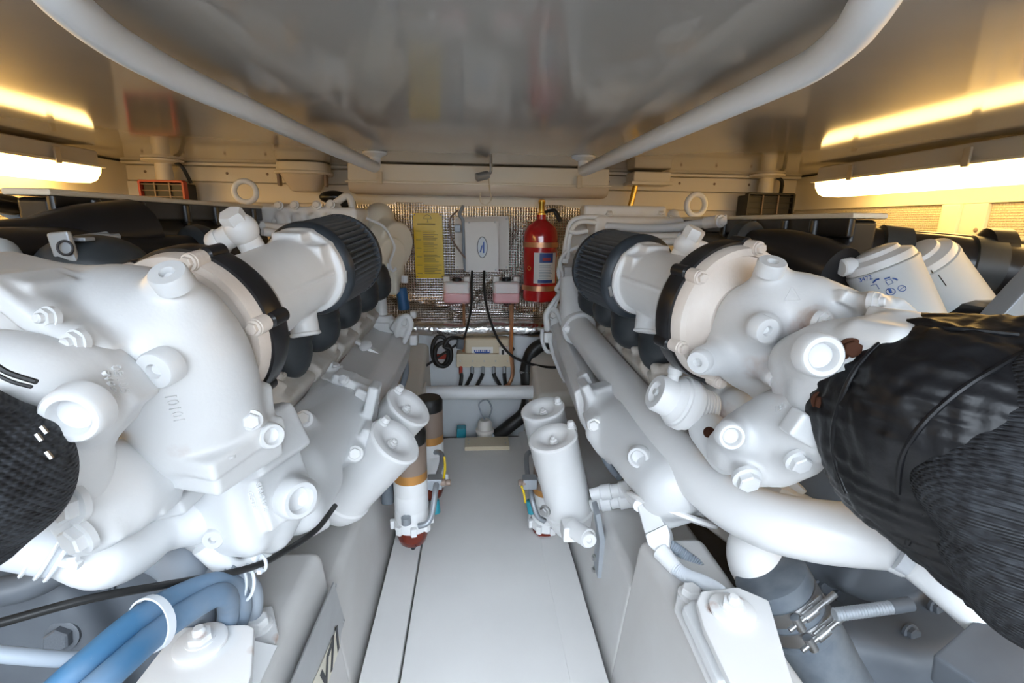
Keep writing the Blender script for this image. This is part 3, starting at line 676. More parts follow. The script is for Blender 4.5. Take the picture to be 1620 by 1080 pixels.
part(MB().lathe(P(833, 587, 2.2), (0, 0, 1), [(.032, -.006), (.034, -.006), (.034, .006), (.032, .006)], 20, False), 'hose_clamp', 'galvanised', hh)
c0 = P(730, 684, 2.2); solo(MB().box((c0.x, 2.2, .0), (.045, .05, .07), bev=.005), 'float_switch', 'teal', 'teal float switch on the bilge floor left of the pump', 'switch')
cable(((590, 655, 1.95), (618, 690, 1.9), (640, 640, 2.0)), .012, 'hose_grey', 'grey hose behind the left fuel canisters', 'hose', 'hose') if False else None
# ================================================================ engines
def axis_of(c1, c2):
    a, b = P(*c1), P(*c2); return a, (b-a).normalized()
C1L, DL = axis_of((485, 428, 1.0), (548, 402, 1.17)); C1R, DR = axis_of((1015, 440, 1.12), (952, 420, 1.30))
engL = thing('marine_diesel_engine', 'large white marine diesel engine to the left of the walkway', 'engine', (-.85, 1.4, .25), 'pair of marine diesel engines')
engR = thing('marine_diesel_engine', 'large white marine diesel engine to the right of the walkway', 'engine', (.88, 1.4, .25), 'pair of marine diesel engines')

# ---- turbocharger compressor: cream cover, black band, inlet adapter
def compressor(eng, C1, D, back, r, a_first, sx, drop, shx=0):
    C0 = C1-D*back+V((shx, 0, -drop)); up_ = V((0, 0, 1))
    cv = part(MB().lathe(C0, D, [(0, -.016), (r*.50, -.016), (r*.55, -.010), (r*.86, -.004), (r*.875, -.010), (r*.97, -.010), (r*.985, -.004), (r, .012), (r, .02)], 64), 'compressor_cover', 'cream_cast', eng, 'cream painted compressor back plate')
    part(MB().lathe(C0, D, [(r*.96, .010), (r*1.035, .012), (r*1.05, .018), (r*1.05, .044), (r*1.03, .050), (r*.9, .052)], 64), 'clamp_band', 'black_plastic', eng, 'black band clamp')
    Rm = frame(D)
    for k in range(6):
        a = a_first+k*math.pi/3; dr = Rm @ V((math.cos(a), math.sin(a), 0)); q = C0+dr*(r*.985)
        part(MB().cyl(q-D*.014, q+D*.012, .0125, bev=.002), 'lug', 'cream_cast', cv); inst('bolt', q-D*.015, -D, .0088, cv, 'cream_cast', spin=.3)
        part(MB().cyl(C0+dr*(r*1.02)+D*.012, C0+dr*(r*1.02)+D*.050, .0115, bev=.003), 'band_lug', 'black_plastic', cv)
    # volute behind the band
    part(MB().lathe(C0+D*.045, D, [(r*.9, 0), (r*.93, .012), (r*.86, .035), (r*.66, .05)], 48), 'compressor_housing', 'white_cast', eng)
    # inlet adapter
    La = back-.09; B = C1-D*(back-.09)-V((0, 0, drop*.5)); rr = .073
    side = D.cross(up_).normalized(); upv = side.cross(D).normalized()
    inb = side if side.x*(-sx) > 0 else -side     # towards the walkway
    pr = [rcyl(B-D*.02, C1-D*.012, rr, .004), cap(B+D*.0, B+D*.05, rr*1.06, rr*.98), rcyl(C1-D*.018, C1+D*.002, rr*1.16, .003, .006),
          rbox(C1-D*.022+inb*rr*.72+upv*rr*.3, (.012, .036, .03), Matrix((inb, upv, D)).transposed(), .004, .008),
          rbox(C1-D*.022+upv*rr*.95, (.030, .012, .03), Matrix((inb, upv, D)).transposed(), .004, .008),
          rbox(C1-D*.022-inb*rr*.3-upv*rr*.8, (.03, .012, .03), Matrix((inb, upv, D)).transposed(), .004, .008),
          rbox((B+C1)/2-D*.01+inb*rr*.96+upv*.012, (.006, .0025, La*.42), Matrix((inb, upv, D)).transposed(), .002, .004)]
    # lower stub towards the viewer and the walkway
    m0 = C1-D*.042-upv*.02; st = (-upv*.9+inb*.18-D*.25).normalized()
    pr.append(rcyl(m0, m0+st*(rr+.020), .0265, .003, .010))
    ad = cast('inlet_adapter', pr, 'white', eng, .0028, .012)
    e = m0+st*(rr+.020); part(MB().lathe(e-st*.002, st, [(.0265, 0), (.0285, .002), (.0285, .006), (.023, .008), (.023, .0025)], 24), 'stub_lip', 'white', ad)
    # upper breather branch with ball and hex plug
    return C0, B, upv, inb, ad
def branch(ad, base, ball, hexp, stub, rb, rbl, rh):
    base, ball, hexp, stub = P(*base), P(*ball), P(*hexp), P(*stub)
    m = MB(); m.cyl(base, ball, rb, rb*.98, 24); m.ball(ball, rbl, 24); m.cyl(ball, stub, rb*.98, rb*.9, 24); e = (stub-ball).normalized()
    m.lathe(stub-e*.018, e, [(rb*1.02, 0), (rb*1.08, .003), (rb*1.0, .016), (rb*.8, .022)], 24)
    br = part(m, 'breather_branch', 'white', ad)
    d = (hexp-ball).normalized()
    part(MB().cyl(ball, hexp-d*.002, rbl*.7, n=20).lathe(hexp-d*.012, d, [(rh, 0), (rh, .022), (rh*.9, .026)], 6), 'hex_plug', 'white', br) if False else part(MB().lathe(hexp-d*.014, d, [(rh*.8, -.01), (rh, -.002), (rh, .020), (rh*.9, .024)], 6), 'hex_plug', 'white', ad)
C0L, BL, upL, inL, adL = compressor(engL, C1L, DL, .30, .117, .87, -1, .026, -.010)
C0R, BR, upR, inR, adR = compressor(engR, C1R, DR, .315, .124, 1.70, 1, .010, -.018)
branch(adL, (420, 425, .93), (382, 363, .90), (368, 344, .885), (338, 388, .90), .0215, .0285, .0215)
branch(adR, (1068, 420, 1.03), (1086, 388, 1.02), (1098, 368, 1.01), (1132, 404, 1.03), .0215, .0265, .0215)

# ---- cone air filters
def air_filter(C1, D, L, r, label, buckle):
    t = thing('air_filter', label, 'air filter', C1-V((0, 0, r)), 'black pleated air filters')
    part(MB().lathe(C1-D*.004, D, [(r*.80, 0), (r*.84, -.004), (r*.90, 0), (r*.97, .005), (r*1.01, .011), (r*1.015, .019), (r*.985, .023), (r*.9, .024)], 72), 'rubber_base', 'filter_rubber', t)
    N = 48*6
    def pl(i, rr_, h):
        k = i % 6; return (1.0, .98, .90, .865, .90, .98)[k]+.004*math.sin(i*.7+h*60)
    part(MB().lathe(C1+D*.016, D, [(r*1.0, 0), (r*.995, L*.2), (r*.99, L*.4), (r*.985, L*.6), (r*.98, L*.8)], N, False, mod=pl), 'pleated_media', 'filter_pleat', t)
    part(MB().lathe(C1+D*(.016+L*.78), D, [(r*.9, 0), (r*.99, .002), (r*.995, .008), (r*.96, .020), (r*.8, .024), (0, .024)], 72), 'end_cap', 'filter_rubber', t)
    cl = part(MB().lathe(C1-D*.003, D, [(r*.855, -.004), (r*.868, -.005), (r*.868, .006), (r*.855, .006)], 60, False), 'hose_clamp', 'steel', t)
    q = P(*buckle); rad = (q-C1); rad = (rad-D*rad.dot(D)).normalized(); q = C1+rad*(r*.875)
    part(MB().box(q, (.010, .026, .013), Matrix((rad, D.cross(rad), D)).transposed(), .002), 'buckle', 'steel', cl)
    return t
air_filter(C1L, DL, .168, .094, 'black pleated cone air filter on the left engine', (544, 433, 1.0))
air_filter(C1R, DR, .178, .1, 'black pleated cone air filter on the right engine', (965, 455, 1.12))

# ---- intake rubber boots along each head
def boot(eng, top, bot, r, Y0, dirn):
    a, b = P(*top), P(*bot); d = (b-a).normalized(); L = (b-a).length
    m = MB(); R_ = r
    m.lathe(a, d, [(R_*.8, 0), (R_*.98, L*.15), (R_*1.04, L*.35), (R_*1.08, L*.48), (R_*1.03, L*.52), (R_*1.04, L*.58), (R_*.99, L*.70), (R_*.88, L*.81), (R_*.70, L*.90), (R_*.46, L*.96), (R_*.22, L*.99), (0, L*1.0)], 32)
    part(m, 'rubber_boot', 'black_rubber', eng, 'black rubber intake boot')
for t_, b_, r_ in (((436, 478, 1.08), (452, 606, 1.05), .062), ((488, 455, 1.20), (506, 556, 1.19), .057), ((532, 440, 1.40), (545, 520, 1.39), .055), ((565, 428, 1.62), (577, 494, 1.62), .054), ((590, 420, 1.84), (600, 475, 1.85), .052)): boot(engL, t_, b_, r_, 0, -1)
for t_, b_, r_ in (((1062, 470, 1.14), (1046, 592, 1.12), .064), ((1012, 455, 1.28), (997, 552, 1.27), .062), ((975, 445, 1.42), (962, 518, 1.41), .055), ((945, 435, 1.63), (936, 500, 1.63), .054)): boot(engR, t_, b_, r_, 0, 1)

# ---- crankcase, cylinder heads with their studs
def bank(eng, sx, x0, seeds):
    m = MB()
    lp = lambda y: [(x0+sx*.03, y, .36), (x0+sx*.05, y, .55), (x0+sx*.17, y, .70), (x0+sx*.32, y, .80), (x0+sx*.75, y, .80), (x0+sx*.85, y, .40), (x0+sx*.5, y, .22), (x0+sx*.18, y, .24)]
    m.loft([lp(.93), lp(2.06)], .02); part(m, 'crankcase', 'head_cast', eng)
    rg = random.Random(seeds)
    for i in range(5):
        y = 1.02+.215*i
        R = Matrix.Rotation(sx*math.radians(-32), 3, 'Y')
        c = V((x0+sx*.050, y, .648))
        n = R @ V((-sx*.5, 0, 1)).normalized()
        pr = [rbox(c, (.075, .094, .05), R, .012), rbox(c+n*.035+V((sx*.02, .0, .0)), (.045, .06, .03), R, .015)]
        for k in range(7):
            q = c+R @ V((rg.uniform(-.055, .045), rg.uniform(-.08, .08), .045)); pr.append(cap(q, q+n*.02, rg.uniform(.011, .018), .010))
        pr.append(path([c+R @ V((-.06, -.08, .05)), c+R @ V((-.02, -.03, .07)), c+R @ V((-.05, .06, .055))], .009))
        h_ = cast('cylinder_head', pr, 'head_cast', eng, .005, .012)
        for k in range(4):
            q = c+R @ V((rg.uniform(-.06, .03), -.075+.05*k, .055)); inst('nut', q, n, .010, h_, 'head_cast', spin=k)
bank(engL, -1, -.405, 1); bank(engR, 1, .455, 2)

# ================================================================ left engine castings
s6 = .0009
# coolant manifold: far tank
def L_(Y, pts): return [P(x, y, Y) for x, y in pts]
m = MB()
far = L_(1.98, ((583, 512), (628, 520), (652, 538), (646, 572), (600, 590), (565, 545)))
nea = L_(1.20, ((512, 604), (575, 618), (604, 640), (592, 690), (540, 712), (480, 650)))
m.loft([nea, far], .008, seg=3); tk = part(m, 'coolant_manifold', 'white', engL)
# gasket line
part(MB().tube([P(440, 690, .92), P(512, 605, 1.2), P(583, 514, 1.97)], .0045, 6, 1), 'gasket', 'sticker_brown', engL)
# far flange with lifting lug
c = P(612, 512, 1.93)
pr = [rbox(c, (.055, .045, .030), Matrix.Rotation(.5, 3, 'Y'), .01), rcyl(P(604, 508, 1.9), P(604, 497, 1.9), .042, .004),
      rbox(P(636, 515, 1.88), (.035, .03, .035), Matrix.Rotation(.6, 3, 'Y'), .01), path([P(628, 530, 1.85), P(634, 505, 1.85), P(645, 500, 1.85), P(650, 515, 1.85), P(640, 540, 1.84)], .010), rbox(P(654, 497, 1.9), (.012, .02, .014), None, .004), rbox(P(655, 536, 1.9), (.016, .03, .022), None, .005)]
fl_ = cast('pipe_flange', pr, 'white', engL, .0045, .012)
on('bolt', fl_, 640, 512, (-.1, -.9, .4), .012, 'white'); on('bolt', fl_, 622, 498, (0, -.2, 1), .010, 'white')
part(MB().cyl(P(604, 500, 1.9), P(598, 425, 1.93), .023, n=20), 'riser_pipe', 'white', engL)
# strap and cap on the tank
c = P(583, 550, 1.58); b = MB(); b.box(c, (.10, .03, .012), Matrix.Rotation(.55, 3, 'Y'), .004); part(b, 'strap', 'white', tk); inst('screw', P(578, 546, 1.57), (-.2, -.5, .8), .022, tk, 'white', 'cap')
R1 = Matrix.Rotation(.42, 3, 'Y')
pr = [rcyl(P(536, 592, 1.2), P(537, 600, 1.2)-V((0, 0, .03)), .044, .004), rbox(P(560, 604, 1.18), (.05, .03, .012), R1, .005), rbox(P(572, 628, 1.14), (.018, .018, .024), R1, .004), rbox(P(528, 583, 1.24), (.018, .012, .016), R1, .004)]
cp = cast('filler_cap_bracket', pr, 'white', engL, .004, .01)
on('bolt', cp, 544, 601, (-.2, -.6, .75), .011, 'white'); on('bolt', cp, 532, 580, (0, -.2, 1), .009, 'white')
# near end of the manifold: smooth thermostat casing
pr = [cap(P(525, 665, 1.12), P(462, 745, .86), .078, .070), cap(P(545, 660, 1.15), P(540, 690, 1.08), .075), rbox(P(530, 655, 1.15), (.088, .05, .06), R1, .02),
      cap(P(500, 760, .90), P(470, 800, .80), .050), path([P(455, 672, .97), P(490, 640, 1.05), P(520, 612, 1.18)], .020), rbox(P(585, 650, 1.10), (.012, .03, .07), Matrix.Rotation(.25, 3, 'Y'), .006, .01),
      cap(P(482, 664, .93), P(470, 690, .92), .020), cap(P(561, 716, 1.0), P(548, 690, 1.05), .022), rbox(P(575, 700, 1.04), (.010, .025, .045), Matrix.Rotation(.3, 3, 'Y'), .005, .012)]
th = cast('thermostat_casing', pr, 'white_cast', engL, .0042, .022)
on('bolt', th, 481, 663, (.05, -.85, .5), .0135, 'white'); on('bolt', th, 573, 624, (.1, -.7, .6), .013, 'white'); on('bolt', th, 562, 717, (.15, -.9, .35), .013, 'white')
# vertical outlet housing with core plugs and cast numbers
RC = Matrix.Rotation(math.radians(-18), 3, 'Z')
RO = RC @ Matrix.Rotation(-.14, 3, 'Y')
pr = [rbox(P(366, 782, .71), (.066, .055, .070), RO, .024), rbox(P(398, 705, .72), (.058, .058, .040), RC @ Matrix.Rotation(-.42, 3, 'Y'), .010, .012),
      rbox(P(372, 825, .71), (.074, .048, .042), RO, .03), cap(P(440, 790, .75), P(420, 830, .73), .048), rbox(P(432, 735, .715), (.012, .052, .085), RC @ Matrix.Rotation(-.25, 3, 'Y'), .004, .008),
      rcyl(P(282, 820, .68), P(345, 815, .71), .036, .006), cap(P(450, 780, .74), P(474, 786, .69), .036, .031), cap(P(415, 690, .69), P(428, 688, .65), .024, .018)]
oh = cast('outlet_housing', pr, 'white_cast', engL, .0036, .014)
on('cup', oh, 464, 787, (.78, -.60, .12), .027, 'white_cast'); on('cup', oh, 425, 688, (.72, -.66, .15), .0165, 'white_cast'); on('plug', oh, 339, 850, (.1, -.95, .05), .0145, 'white_cast')
text_on('CFRI-2114S', oh, (414, 785), (420, 805), .0095, 'white', .0012); text_on('GGG 2', oh, (400, 790), (406, 808), .0095, 'white', .0012)

# turbine/bearing casing: large smooth elbow down to a flange
pr = [path([P(60, 520, .64), P(190, 520, .63), P(262, 545, .615), P(300, 605, .62), P(312, 672, .635)], [.072, .080, .082, .080, .078]),
      ell(P(225, 535, .64), (.105, .078, .085)), cap(P(150, 530, .65), P(240, 600, .64), .075, .07), rbox(P(318, 692, .63), (.082, .065, .013), Matrix.Rotation(.10, 3, 'X') @ RC, .006, .008), rbox(P(328, 718, .635), (.074, .06, .020), RC, .006, .004),
      rbox(P(395, 655, .66), (.020, .03, .04), RC, .008, .014), cap(P(388, 655, .625), P(400, 690, .64), .017, .019),
      cap(P(280, 485, .60), P(272, 452, .588), .044, .026), cap(P(265, 568, .59), P(255, 582, .560), .038, .027),
      rbox(P(30, 475, .60), (.06, .06, .042), Matrix.Rotation(.25, 3, 'Y'), .010, .012), rbox(P(100, 490, .548), (.011, .05, .052), Matrix.Rotation(-.80, 3, 'Y'), .006, .012), rbox(P(40, 455, .55), (.030, .03, .012), Matrix.Rotation(.1, 3, 'Y'), .004, .008),
      rbox(P(165, 558, .540), (.020, .03, .026), Matrix.Rotation(.5, 3, 'Y'), .008, .014), cap(P(180, 640, .56), P(205, 620, .58), .026, .03), cap(P(80, 505, .56), P(77, 503, .525), .018, .015), cap(P(125, 540, .55), P(121, 541, .51), .019, .016)]
tb = cast('turbine_casing', pr, 'white_cast', engL, .0036, .018)
on('plug', tb, 271, 441, (.0, -.62, .78), .0205, 'white_cast'); on('plug', tb, 255, 581, (-.16, -.95, -.12), .0215, 'white_cast')
on('nut', tb, 78, 502, (-.2, -.9, .1), .0095, 'white_cast'); on('nut', tb, 122, 540, (-.2, -.95, .05), .0105, 'white_cast'); on('nut', tb, 178, 645, (-.5, -.8, -.2), .013, 'white_cast')
on('bolt', tb, 398, 664, (.35, -.9, .1), .0105, 'white_cast'); inst('bolt', P(357, 723, .575), (0, -.2, -1), .009, tb, 'white_cast')
text_on('10101', tb, (276, 646), (284, 668), .016, 'white_cast', .0012)
# front turbine inlet elbow with the large core plug
pr = [path([P(-40, 605, .47), P(30, 606, .475), P(90, 618, .48), P(130, 650, .49)], [.052, .050, .045, .036]), cap(P(125, 640, .49), P(129, 646, .45), .034, .0255),
      cap(P(135, 585, .50), P(190, 600, .52), .024, .020), rbox(P(186, 604, .512), (.018, .020, .032), Matrix.Rotation(-.6, 3, 'Y'), .007, .010), cap(P(175, 640, .53), P(110, 690, .50), .028, .033),
      path([P(95, 690, .50), P(105, 730, .51), P(110, 780, .51)], [.038, .042, .038])]
el = cast('inlet_elbow', pr, 'white_cast', engL, .0034, .016)
on('cup', el, 130, 647, (.10, -.98, -.1), .0235, 'white_cast')
text_on('08105', el, (190, 600), (198, 620), .0125, 'white_cast', .0012); text_on('81001', el, (174, 608), (182, 628), .0125, 'white_cast', .0012)
# lower exhaust manifold arm with hex bolts
pr = [path([P(110, 740, .52), P(180, 745, .56), P(235, 735, .61), P(290, 722, .66)], [.040, .038, .035, .040]), path([P(140, 800, .52), P(190, 785, .55), P(245, 755, .60)], [.036, .046, .038]),
      cap(P(122, 795, .50), P(160, 770, .54), .019), cap(P(135, 845, .50), P(175, 815, .53), .018), rbox(P(165, 840, .52), (.03, .02, .012), Matrix.Rotation(-.4, 3, 'Y'), .006), rbox(P(238, 803, .575), (.028, .02, .013), Matrix.Rotation(-.5, 3, 'Y'), .005, .008),
      rbox(P(275, 790, .63), (.03, .03, .012), Matrix.Rotation(-.2, 3, 'Y'), .004, .006)]
am = cast('manifold_arm', pr, 'white_cast', engL, .0036, .018)
part(MB().torus(P(270, 722, .625), P(290, 718, .66)-P(235, 738, .6), .039, .004, 28, 8), 'joint_ring', 'white_cast', am)
on('bolt', am, 118, 796, (-.35, -.9, .1), .0165, 'white_cast'); on('bolt', am, 130, 846, (-.35, -.9, -.1), .0155, 'white_cast')
# coolant pipe below with hose and clamps
pr = [path([P(100, 868, .53), P(160, 884, .55), P(205, 868, .59), P(250, 835, .64), P(310, 820, .68)], [.028, .035, .036, .036, .037])]
lp_ = cast('lower_pipe', pr, 'white_satin', engL, .004, .012)
part(MB().tube([P(10, 850, .52), P(60, 860, .52), P(105, 868, .53)], .032, 20), 'coupling_hose', 'conduit', lp_)
for x, y in ((62, 861), (85, 865), (100, 868)): part(MB().torus(P(x, y, .523), P(105, 868, .53)-P(60, 860, .52), .0335, .0022, 26, 6), 'clamp', 'white_satin', lp_)
part(MB().box(P(112, 890, .50), (.022, .012, .009), Matrix.Rotation(.35, 3, 'Y'), .003).cyl(P(100, 888, .50), P(123, 884, .50), .0035), 'clamp_screw', 'white_satin', lp_)
# drain pipes under the housing
part(MB().tube([P(320, 862, .66), P(345, 885, .665), P(372, 900, .67), P(400, 890, .69), P(418, 868, .70)], .0155, 14), 'drain_pipe', 'white_satin', engL)

# charge air cooler box and pipes (black)
def cooler(eng, x0, y0, y1, ztop, sx, lugs):
    m = MB()
    lp = lambda y, k: [(x0, y, ztop-.012), (x0, y, ztop-.055), (x0-sx*.012, y, ztop-.07), (x0-sx*.03*k, y, ztop-.15*k-.02), (x0+sx*.02, y, ztop-.22), (x0+sx*.06, y, ztop-.22), (x0+sx*.06, y, ztop-.012)]
    m.loft([lp(y0, 1), lp((y0+y1)/2, 1.05), lp(y1, 1)], .012, seg=3)
    b = part(m, 'charge_air_cooler', 'black_plastic', eng, 'black charge air cooler box')
    part(MB().box((x0-sx*.004, (y0+y1)/2, ztop-.028), (.016, y1-y0+.012, .045), bev=.006), 'cooler_rim', 'black_plastic', b)
    part(MB().box((x0+sx*.026, (y0+y1)/2, ztop-.004), (.08, y1-y0+.03, .012), bev=.004), 'cooler_lid', 'cream_trim', b)
    for f in lugs:
        y = y0+(y1-y0)*f; part(MB().cyl((x0-sx*.012, y, ztop-.055), (x0-sx*.012, y, ztop-.012), .011, n=12, bev=.002), 'lug', 'black_plastic', b); inst('bolt', (x0-sx*.012, y, ztop-.056), (0, 0, -1), .007, b, 'black_plastic')
    return b
ztL = PX(410, 320, -.75).z; ztR = PX(1090, 340, .8).z
cbL = cooler(engL, -.75, .95, 1.82, 1.045, -1, (.1, .25, .45, .62, .9)); cbR = cooler(engR, .80, 1.00, 1.84, 1.03, 1, (.12, .25, .42, .62, .85))
# outlet horn and hoses to the outer side
part(MB().tube([P(215, 372, 1.05), P(130, 380, .95), P(60, 388, .88), P(-30, 398, .82), P(-120, 402, .78)], [.070, .062, .046, .044, .044], 20), 'outlet_horn', 'black_plastic', engL)
part(MB().tube([P(-60, 420, .72), P(30, 412, .80), P(120, 405, .90), P(220, 408, 1.0), P(330, 410, 1.12)], [.05, .05, .048, .045, .05], 20), 'air_pipe', 'black_plastic', engL)
hb = part(MB().lathe(P(315, 404, 1.10), P(330, 410, 1.12)-P(220, 408, 1.0), [(.05, -.02), (.062, -.015), (.066, 0), (.062, .015), (.05, .02)], 28), 'pipe_collar', 'black_rubber', engL)
part(MB().ball(P(150, 418, .80), (.07, .07, .045)), 'hose_elbow', 'black_rubber', engL)
bk = part(MB().box(P(101, 392, .74), (.030, .010, .045), Matrix.Rotation(-.12, 3, 'Y'), .004).box(P(120, 378, .76), (.04, .02, .006), None, .002), 'lifting_bracket', 'galvanised', engL, 'galvanised bracket with an oval hole')
inst('ring', P(103, 392, .732), (.1, -1, .1), .0095, bk, 'ink_dark', 'hole_edge')
part(MB().cyl(P(125, 380, .80), P(170, 374, .84), .008).cyl(P(165, 374, .84), P(188, 374, .86), .005), 'stud', 'galvanised', bk)
part(MB().cyl(P(-20, 318, .95), P(20, 325, 1.0), .018, n=14).cyl(P(15, 324, 1.0), P(55, 330, 1.05), .008, n=10).cyl(P(55, 330, 1.05), P(85, 330, 1.06), .020, n=12), 'sensor_plug', 'black_plastic', engL)
part(MB().tube([P(-20, 320, 1.0), P(20, 338, 1.02), P(50, 352, 1.05)], .012, 10), 'sensor_cable', 'hose_grey', engL)
part(MB().cyl(P(-20, 402, .74), P(2, 436, .72), .034, n=24, bev=.004), 'canister', 'filter_can', engL)
# eyebolts
for eng, p in ((engL, (388, 303, 1.75)), (engR, (1101, 324, 1.80))):
    c = P(*p); k = S(c); o = part(MB().torus(c, (0.15, -1, 0), 16*k, 4.4*k, 28, 10).cyl(c-V((0, 0, 18*k)), c-V((0, 0, 40*k)), 4.5*k, n=10), 'lifting_eye', 'white_satin', eng)

# rocker cover end of the left engine with hoses
pr = [rbox(P(490, 350, 1.92), (.20, .12, .05), None, .012), rbox(P(440, 345, 1.86), (.06, .03, .05), None, .01)]
for x, y in ((440, 325), (465, 325), (500, 325), (522, 323)): pr.append(cap(P(x, y, 1.82), P(x-4, y+20, 1.83), .014, .018))
for x in (445, 470, 495, 520): pr.append(cap(P(x, 345, 1.80), P(x+3, 375, 1.78), .018, .02))
rc = cast('rocker_cover', pr, 'white', engL, .005, .012)
for x, y in ((441, 325), (466, 324), (501, 324), (523, 323), (436, 352)): inst('bolt', P(x, y, 1.795), (0, -.9, .1), .012, rc)
pr = [rcyl(P(605, 385, 2.02), P(628, 392, 1.98), .10, .01), rcyl(P(590, 400, 2.0), P(622, 405, 1.93), .07, .006), cap(P(600, 345, 2.05), P(620, 430, 2.0), .06, .05), rbox(P(618, 445, 1.97), (.03, .04, .05), None, .008)]
gc = cast('gear_cover', pr, 'cream_trim', engL, .005, .014)
part(MB().tube([P(520, 330, 1.9), P(535, 318, 1.9), P(550, 310, 1.9), P(557, 325, 1.9), P(556, 345, 1.9)], .013, 10), 'hose', 'white_satin', engL)
part(MB().tube([P(515, 335, 1.88), P(528, 325, 1.88), P(537, 330, 1.88), P(537, 350, 1.88)], .010, 10), 'hose', 'white_satin', engL)
part(MB().ball(P(528, 312, 1.98), (.055, .03, .025)).box(P(545, 322, 1.97), (.08, .04, .03), None, .008), 'wiring_cap', 'black_plastic', engL)
part(MB().tube([P(580, 345, 1.9), P(605, 357, 1.9), P(618, 375, 1.9), P(624, 392, 1.9), P(617, 415, 1.9), P(621, 428, 1.9), P(627, 424, 1.9)], .005, 8), 'breather_line', 'white_satin', gc)
part(MB().cyl(P(612, 425, 1.92), P(614, 450, 1.92), .010, n=12).box(P(610, 422, 1.92), (.035, .03, .03), None, .004), 'fitting', 'white_satin', gc)
part(MB().cyl(P(634, 455, 2.02), P(640, 490, 2.02), .024, n=18, bev=.004), 'blue_canister', 'blue_part', engL, 'small blue canister'); part(MB().cyl(P(640, 436, 1.96), P(640, 447, 1.96), .013, n=8), 'hex_fitting', 'white_satin', engL)
part(MB().tube([P(415, 357, 1.45), P(440, 360, 1.5), P(470, 358, 1.55)], .012, 10).tube([P(415, 366, 1.42), P(440, 369, 1.45), P(470, 368, 1.5)], .012, 10), 'fuel_line', 'white_satin', engL)
# ================================================================ right engine castings
# long coolant tank beside the walkway
m = MB()
far = L_(1.98, ((868, 505), (880, 500), (925, 520), (935, 560), (905, 590), (872, 548)))
mid = L_(1.25, ((908, 622), (925, 608), (985, 640), (1010, 700), (960, 735), (918, 668)))
m.loft([mid, far], .008, seg=3); tk = part(m, 'coolant_manifold', 'white', engR)
pr = [cap(P(985, 680, 1.12), P(1060, 765, .90), .075, .072), cap(P(960, 650, 1.20), P(985, 690, 1.12), .062, .07), rbox(P(938, 640, 1.22), (.012, .04, .075), Matrix.Rotation(-.45, 3, 'Y'), .006, .01), rbox(P(950, 625, 1.22), (.045, .03, .03), Matrix.Rotation(-.3, 3, 'Y'), .01, .012),
      cap(P(943, 685, 1.12), P(960, 700, 1.12), .026, .03), rbox(P(925, 600, 1.27), (.014, .02, .022), Matrix.Rotation(-.5, 3, 'Y'), .004, .008), rbox(P(950, 690, 1.14), (.016, .03, .07), Matrix.Rotation(-.5, 3, 'Y'), .006, .014),
      rbox(P(1060, 790, .93), (.06, .06, .035), Matrix.Rotation(-.3, 3, 'Y'), .02, .02), cap(P(1008, 722, 1.02), P(1004, 730, .98), .03, .026)]
th = cast('thermostat_casing', pr, 'white_cast', engR, .0045, .022)
on('bolt', th, 940, 672, (-.3, -.9, .1), .013, 'white'); on('cup', th, 1011, 721, (-.45, -.85, .15), .022, 'white_cast')
part(MB().lathe(P(1062, 800, .92), V((-.35, -.35, -.85)), [(.095, 0), (.100, .004), (.100, .010), (.09, .014)], 40), 'bottom_flange', 'white', th)
# far end lug
pr = [rbox(P(890, 515, 1.95), (.05, .05, .03), Matrix.Rotation(-.5, 3, 'Y'), .012), rbox(P(878, 500, 1.92), (.03, .03, .05), None, .012), path([P(866, 520, 1.86), P(864, 498, 1.86), P(873, 487, 1.86), P(884, 497, 1.86), P(895, 530, 1.84)], .012), rbox(P(866, 532, 1.9), (.018, .03, .022), None, .006)]
fl_ = cast('end_lug', pr, 'white', engR, .0045, .012); on('bolt', fl_, 874, 500, (.1, -.9, .4), .012, 'white')
# big white coolant pipe: riser, flange, long run, elbow towards the viewer
part(MB().tube([P(905, 440, 1.72), P(905, 470, 1.70), P(907, 497, 1.66), P(916, 520, 1.62)], [.042, .044, .046, .046], 24), 'riser_pipe', 'white', engR)
fd = (P(1000, 625, 1.2)-P(918, 522, 1.6)).normalized()
fg = part(MB().lathe(P(913, 516, 1.64), fd, [(.060, 0), (.062, .004), (.062, .022), (.060, .026)], 30).box(P(899, 522, 1.635), (.04, .03, .06), None, .01), 'pipe_flange', 'white', engR)
inst('bolt', P(896, 521, 1.58), (-.1, -.9, .2), .011, fg); inst('bolt', P(932, 512, 1.6), (-.1, -.9, .2), .011, fg)
part(MB().tube([P(914, 518, 1.63), P(955, 570, 1.38), P(1000, 625, 1.17), P(1045, 683, 1.0), P(1095, 742, .87), P(1150, 790, .775), P(1215, 822, .70), P(1285, 838, .655), P(1345, 845, .63), P(1395, 850, .615)], [.047, .0475, .048, .049, .050, .050, .050, .050, .049, .047], 32, 8), 'coolant_pipe', 'white', engR, 'thick glossy white coolant pipe')
pp = part(MB().tube([P(1380, 850, .62), P(1410, 868, .60), P(1440, 888, .585)], [.044, .034, .028], 24), 'reducer', 'white_satin', engR)
part(MB().tube([P(1438, 886, .585), P(1490, 925, .56), P(1545, 972, .535), P(1575, 1000, .52)], [.024, .0265, .027, .027], 20, 4), 'branch_pipe', 'white_satin', engR)
part(MB().tube([P(1425, 870, .575), P(1445, 880, .565)], .030, 20, 1), 'hose_joint', 'conduit', pp)
# white elbow down into the grey hose
part(MB().tube([P(1235, 830, .82), P(1212, 850, .79), P(1198, 872, .765), P(1200, 895, .745), P(1216, 925, .72)], [.048, .052, .054, .052, .046], 28), 'hose_elbow', 'white', engR)
